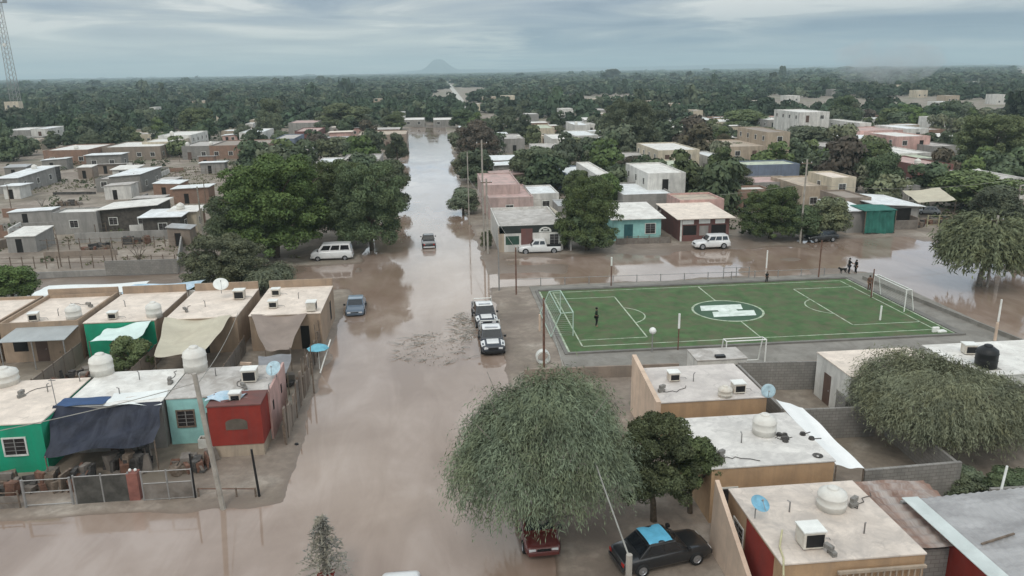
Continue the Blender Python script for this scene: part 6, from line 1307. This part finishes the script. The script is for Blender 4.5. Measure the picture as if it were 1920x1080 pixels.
# small tree meshes for the distance: trunk and crown in one mesh
def small_tree_mesh(seed, nl, leaf, mt):
    g = np.random.default_rng(seed); bl = blobs_for(g, 3.6, 6.2, .5, 14, (.30, .50)); w = np.array([b[1] ** 2 for b in bl]); w /= w.sum(); k = g.choice(len(bl), nl, p=w)
    cen = np.array([b[0] for b in bl])[k]; rad = np.array([b[1] for b in bl])[k]; d = unit(nl, g); d[:, 2] = np.abs(d[:, 2]) * g.choice([1, 1, 1, -1], nl)
    p = cen + d * (rad * g.uniform(.75, 1.08, nl))[:, None] * np.array([1, 1, .8]); nr = d + unit(nl, g) * .55; nr /= np.linalg.norm(nr, axis=1, keepdims=True)
    s_ = leaf * g.uniform(.6, 1.25, nl); co, q = quads(p, nr, s_, s_ * .7, g)
    tr = MB().tube([(0, 0, -.2), (0, 0, 3.4)], [.2, .14], 5); tv = np.array(tr.v); n0 = len(co)
    tq = np.array([f for f in tr.f if len(f) == 4]) + n0
    return np.vstack([co, tv]), np.vstack([q, tq]), len(q)
def mesh_of(name, co, q, nleaf, mt):
    me = bpy.data.meshes.new(name); set_mesh(me, co, q); me.materials.append(mt); me.materials.append(m_bark)
    mi = np.zeros(len(me.polygons), np.int32); mi[nleaf:] = 1; me.polygons.foreach_set('material_index', mi); return me
SM = []
for i, (mt, kind) in enumerate(((l_dark, 'dark green'), (l_far, 'deep green'), (l_green, 'fresh green'), (l_olive, 'olive'), (l_far, 'deep green'), (l_brown, 'brownish'))):
    co, q, nl_ = small_tree_mesh(200 + i, 1500, .42, mt); SM.append((mesh_of('town_tree', co, q, nl_, mt), kind))
rs = random.Random(99); placed = []; g = np.random.default_rng(5)
cand = []
tries = 0
while len(cand) < 221 and tries < 20000:
    tries += 1
    y = 108 + 190 * rs.random() ** 1.15; half = y * .72 + 12; x = rs.uniform(-half, half)
    px, py = proj((x, y, 3))
    if px < -30 or px > 1950: continue
    if x < -14 and y < 225 and px < 470: continue          # the open lots on the left
    if y < 118 and x < 62: continue
    r_ = rs.uniform(2.4, 4.9)
    if not free(x, y, r_ * .55): continue
    if any((x - a) ** 2 + (y - b_) ** 2 < ((r_ + c_) * .62) ** 2 for a, b_, c_ in placed): continue
    if any((x - a) ** 2 + (y - b_) ** 2 < (r_ * .7 + c_ * .5) ** 2 for a, b_, c_ in TREES): continue
    h_ = r_ * rs.uniform(1.35, 2.1)
    if hides(x, y, h_ * .8) and rs.random() < .6: continue
    placed.append((x, y, r_)); cand.append((x, y, r_, h_))
cand.sort(key=lambda c_: c_[1])
for (x, y, r_, h_) in cand:
    me, kind = SM[rs.choices(range(6), (4, 4, 3, 2, 3, 1))[0]]
    o_ = bpy.data.objects.new('town_tree', me); COL.objects.link(o_); o_.location = (x, y, 0); o_.scale = (r_ / 3.6, r_ / 3.6, h_ / 6.6); o_.rotation_euler.z = rs.uniform(0, 6)
    px = proj((x, y, 2))[0]
    band = 'close behind the first roofs' if y < 150 else 'in mid town' if y < 210 else 'at the back of town' if y < 270 else 'at the edge of the wood'
    side = 'left of the street' if x < 0 else 'just right of the street' if px < 1200 else 'right of centre' if px < 1600 else 'near the right edge'
    size = 'small' if r_ < 2.8 else 'medium' if r_ < 3.7 else 'large'
    tag(o_, f'{size} {kind} tree {band}, {side}', 'tree', 'scattered town trees')
# distant small houses peeping out of the wood
FH = []
rs = random.Random(31)
spec = [(1345, 1385, 149), (1440, 1478, 146), (1650, 1690, 160), (1760, 1790, 192), (1775, 1800, 180), (1835, 1858, 153), (1505, 1535, 155), (1020, 1040, 192), (1105, 1135, 186), (905, 930, 182), (940, 965, 180), (1045, 1060, 178), (1152, 1175, 184), (1120, 1140, 214), (1300, 1318, 208), (1360, 1380, 205), (1600, 1612, 210), (1628, 1640, 208), (1755, 1775, 222), (1900, 1920, 205), (475, 490, 170), (280, 292, 202), (222, 232, 210), (142, 160, 222), (150, 165, 228), (460, 474, 233), (405, 420, 216), (468, 482, 226), (615, 632, 192), (700, 716, 186), (360, 385, 190), (240, 250, 190), (560, 575, 206), (842, 872, 150), (880, 900, 196), (1050, 1075, 205), (985, 1010, 215), (1255, 1275, 195), (1215, 1232, 190), (1410, 1430, 190), (1475, 1500, 180), (1560, 1580, 168), (1720, 1740, 170), (1870, 1890, 178), (70, 84, 200), (320, 335, 175), (510, 525, 160), (660, 680, 165), (770, 785, 178), (1700, 1716, 205)]
WC = [(m_white, 'white'), (m_cream, 'cream'), (m_grey, 'grey'), (m_tan, 'tan')]
for i, (a, b_, y_) in enumerate(spec):
    h = rs.uniform(3.6, 5.4); x0, x1, y0, y1 = from_px(a, b_, y_, y_ - 3, h); w = min(x1 - x0, 32); mm, cn = rs.choice(WC); 
    px = (a + b_) / 2; side = 'left of the street line' if px < 830 else 'right of the street line' if px < 1200 else 'in the right part of the picture' if px < 1600 else 'toward the right edge'
    dist = 'far' if y_ < 165 else 'distant' if y_ < 195 else 'half hidden'
    house(x0, x0 + w, y0, y0 + 9, h, mm, rs.choice([r_bright, r_white, r_white, r_grey]), f'{dist} little {cn} house showing among the trees {side}', par=.2, ops=[('window', 'S', w * .2, w * .2 + 1, 1, 2), ('window', 'S', w * .7, w * .7 + 1, 1, 2)], name='distant_house', group='distant houses in the wood')
    FH.append((x0 - 1, x0 + w + 1, y0 - min(9 + .75 * y0 / 22, 34), y0 + 12))
HF = np.array(HOUSES); FHa = np.array(FH)
# the wood: one mesh of many tree crowns thinning with distance
g = np.random.default_rng(77)
base = [small_tree_mesh(300 + i, 210, 1.0, l_far)[:1][0][:210 * 4] for i in range(5)]
lowb = [small_tree_mesh(320 + i, 46, 2.1, l_far)[0][:46 * 4] for i in range(4)]
parts = []; parts2 = []; tot = 0
def gridpts(y0, y1, step, keep):
    out = []
    y = y0
    while y < y1:
        half = y * .76 + 20
        for x in np.arange(-half, half, step):
            if g.random() < keep: out.append((x + g.uniform(-.5, .5) * step, y + g.uniform(-.5, .5) * step))
        y += step
    return out
def patch(x, y): return fb(np.array([x + 9000]), np.array([y * .45]), 95, 31)[0]
for (y0, y1, step, keep, bs, r0, r1) in ((235, 420, 8.0, .62, base, 3.0, 5.2), (420, 800, 9.5, .70, base, 3.4, 6.2), (800, 1500, 15, .78, lowb, 6, 10), (1500, 2600, 26, .75, lowb, 9, 16), (2600, 4200, 48, .7, lowb, 18, 30), (4200, 7600, 95, .6, lowb, 34, 60)):
    for x, y in gridpts(y0, y1, step, keep):
        if patch(x, y) < (.385 if y < 1500 else .42 if y < 2600 else .40) and y > 300: continue
        if y < 330 and (any((x - a) ** 2 + (y - b_) ** 2 < ((4 + c_) * .75) ** 2 for a, b_, c_ in placed) or hides(x, y, 5) or not free(x, y, 4)): continue
        if x < -14 and y < 300 and proj((x, y, 3))[0] < 470: continue
        if not free(x, y, 4): continue
        if np.any((x > FHa[:, 0] - 2) & (x < FHa[:, 1] + 2) & (y > FHa[:, 2]) & (y < FHa[:, 3])): continue
        r_ = g.uniform(r0, r1); h = g.uniform(4.2, 8.8) * (1.0 if y < 1500 else 1.1) * (1 + .8 * (g.random() > .985)); b0 = bs[g.integers(len(bs))]; a = g.uniform(0, 2 * PI)
        c_, s_ = math.cos(a), math.sin(a); co = np.stack([(b0[:, 0] * c_ - b0[:, 1] * s_) * r_ / 3.6 + x, (b0[:, 0] * s_ + b0[:, 1] * c_) * r_ / 3.6 + y, b0[:, 2] * h / 6.6], 1)
        (parts if g.random() < .72 else parts2).append(co)
for nm, P_, mt, lab in (('wood', parts, None, 'dark green distant wood filling the plain up to the horizon'), ('wood', parts2, None, 'lighter olive crowns spread through the distant wood')):
    co = np.vstack(P_); q = np.arange(len(co)).reshape(-1, 4)
    wm_ = mat('wood_leaves_dark' if P_ is parts else 'wood_leaves_olive', (.064, .098, .058) if P_ is parts else (.125, .148, .092), .8, .5, .06, (.05, .055, .035), .6, spec=.2)
    me = bpy.data.meshes.new('wood'); set_mesh(me, co, q); me.materials.append(wm_); o_ = bpy.data.objects.new('wood', me); COL.objects.link(o_); tag(o_, lab, 'wood', kind='stuff'); print('wood', len(q))
# grass and weeds on the left lots and verges
g = np.random.default_rng(8); C_ = []
n = 0
while n < 4200:
    x = g.uniform(-95, -12); y = g.uniform(95, 200)
    if fb(np.array([x + 500]), np.array([y]), 14, 66)[0] > .52 and not np.any((x > HF[:, 0]) & (x < HF[:, 1]) & (y > HF[:, 2]) & (y < HF[:, 3])): C_.append((x, y, .12)); 
    n += 1
C_ = np.array(C_); k = len(C_); C_ = np.repeat(C_, 4, 0) + g.normal(size=(k * 4, 3)) * np.array([.25, .25, .05]); nr = unit(len(C_), g); nr[:, 2] *= .4; nr /= np.linalg.norm(nr, axis=1, keepdims=True)
co, q = quads(C_, nr, g.uniform(.1, .3, len(C_)), g.uniform(.05, .14, len(C_)), g)
me = bpy.data.meshes.new('grass'); set_mesh(me, co, q); me.materials.append(mat('dry_grass', (.14, .14, .075), .9, .3, 1)); o_ = bpy.data.objects.new('grass', me); COL.objects.link(o_); tag(o_, 'dry weeds on the empty lots at the left', 'grass', kind='stuff')
# undergrowth between the houses of the town
g = np.random.default_rng(18); C_, S_ = [], []; n = 0
while n < 6500:
    n += 1; left = g.random() < .25
    x, y = (g.uniform(-150, -14), g.uniform(98, 330)) if left else (g.uniform(8.5, 190), g.uniform(99, 310))
    if left and y < 200 and g.random() < .8: continue
    if np.any((x > HF[:, 0] - .5) & (x < HF[:, 1] + .5) & (y > HF[:, 2] - 1.2) & (y < HF[:, 3] + .5)) or fb(np.array([x + 700]), np.array([y]), 11, 90)[0] < .47: continue
    C_.append((x, y)); S_.append(g.uniform(.5, 1.5))
P_ = []; N_ = []
for (x, y), r_ in zip(C_, S_):
    d = unit(34, g); d[:, 2] = np.abs(d[:, 2]); P_.append(np.array([x, y, 0]) + d * r_ * np.array([1, 1, 1.1]) * g.uniform(.75, 1.05, (34, 1))); N_.append(d + unit(34, g) * .6)
P_ = np.vstack(P_); N_ = np.vstack(N_); N_ /= np.linalg.norm(N_, axis=1, keepdims=True)
co, q = quads(P_, N_, g.uniform(.14, .30, len(P_)), g.uniform(.10, .2, len(P_)), g)
me = bpy.data.meshes.new('undergrowth'); set_mesh(me, co, q); me.materials.append(mat('undergrowth_leaves', (.055, .078, .036), .8, .4, .15, (.11, .10, .055), .6, spec=.2)); o_ = bpy.data.objects.new('undergrowth', me); COL.objects.link(o_); tag(o_, 'low green undergrowth between the houses of the town', 'undergrowth', kind='stuff')
# floating debris
v = at(556, 832); o_ = MB().lathe([(.01, -.05), (.14, 0), (.12, .14), (.01, .18)], 9).build('floating_bucket', m_black, None, loc=(v.x, v.y, WL)); tag(o_, 'small dark object floating in the street right of the aqua house', 'floating debris')
post(*[at(1868, 530)[0] + 2.5, at(1868, 530)[1] + 3], 4.5, .18, m_white, 'pale pole beside the feathery olive tree at the right')

# ================================================================== air
def vol(name, box, dens, col, label, loc=None, shader='principled'):
    mt = bpy.data.materials.new(name + '_air'); mt.use_nodes = True; t = mt.node_tree; t.nodes.clear(); o = N('ShaderNodeOutputMaterial', t); p = N('ShaderNodeVolumePrincipled', t)
    p.inputs['Color'].default_value = (*col, 1); p.inputs['Anisotropy'].default_value = 0.0; t.links.new(p.outputs[0], o.inputs['Volume'])
    p.inputs['Density'].default_value = dens
    o_ = MB().box(*box).build(name, mt); tag(o_, label, kind='stuff'); return o_, mt, p
HAZE_D = 0.00021
vol('haze', (-9800, 9800, -450, 9900, -1.5, 155), HAZE_D, (.72, .90, .95), 'thin blue grey haze over the whole plain')
# a thin drift of smoke over the wood at the right
v = at(1655, 168)
mt = bpy.data.materials.new('smoke'); mt.use_nodes = True; t = mt.node_tree; t.nodes.clear(); o = N('ShaderNodeOutputMaterial', t); p = N('ShaderNodeVolumePrincipled', t); g_ = N('ShaderNodeTexCoord', t)
p.inputs['Color'].default_value = (.85, .88, .9, 1); n_ = noiseN(g_.outputs['Object'], .035, 4, .6, .3, t); t.links.new(M('MULTIPLY', ramp(n_, [(.42, (0, 0, 0)), (.7, (1, 1, 1))], t), .03, t), p.inputs['Density']); t.links.new(p.outputs[0], o.inputs['Volume'])
o_ = MB().lathe([(1, 1), (14, 3), (26, 12), (34, 24), (30, 36), (14, 44), (1, 46)], 20).build('smoke', mt, None, True, loc=(v.x, v.y, 0)); o_.scale = (1.6, 1.2, 1); tag(o_, 'thin pale smoke drifting over the wood at the right', kind='stuff')
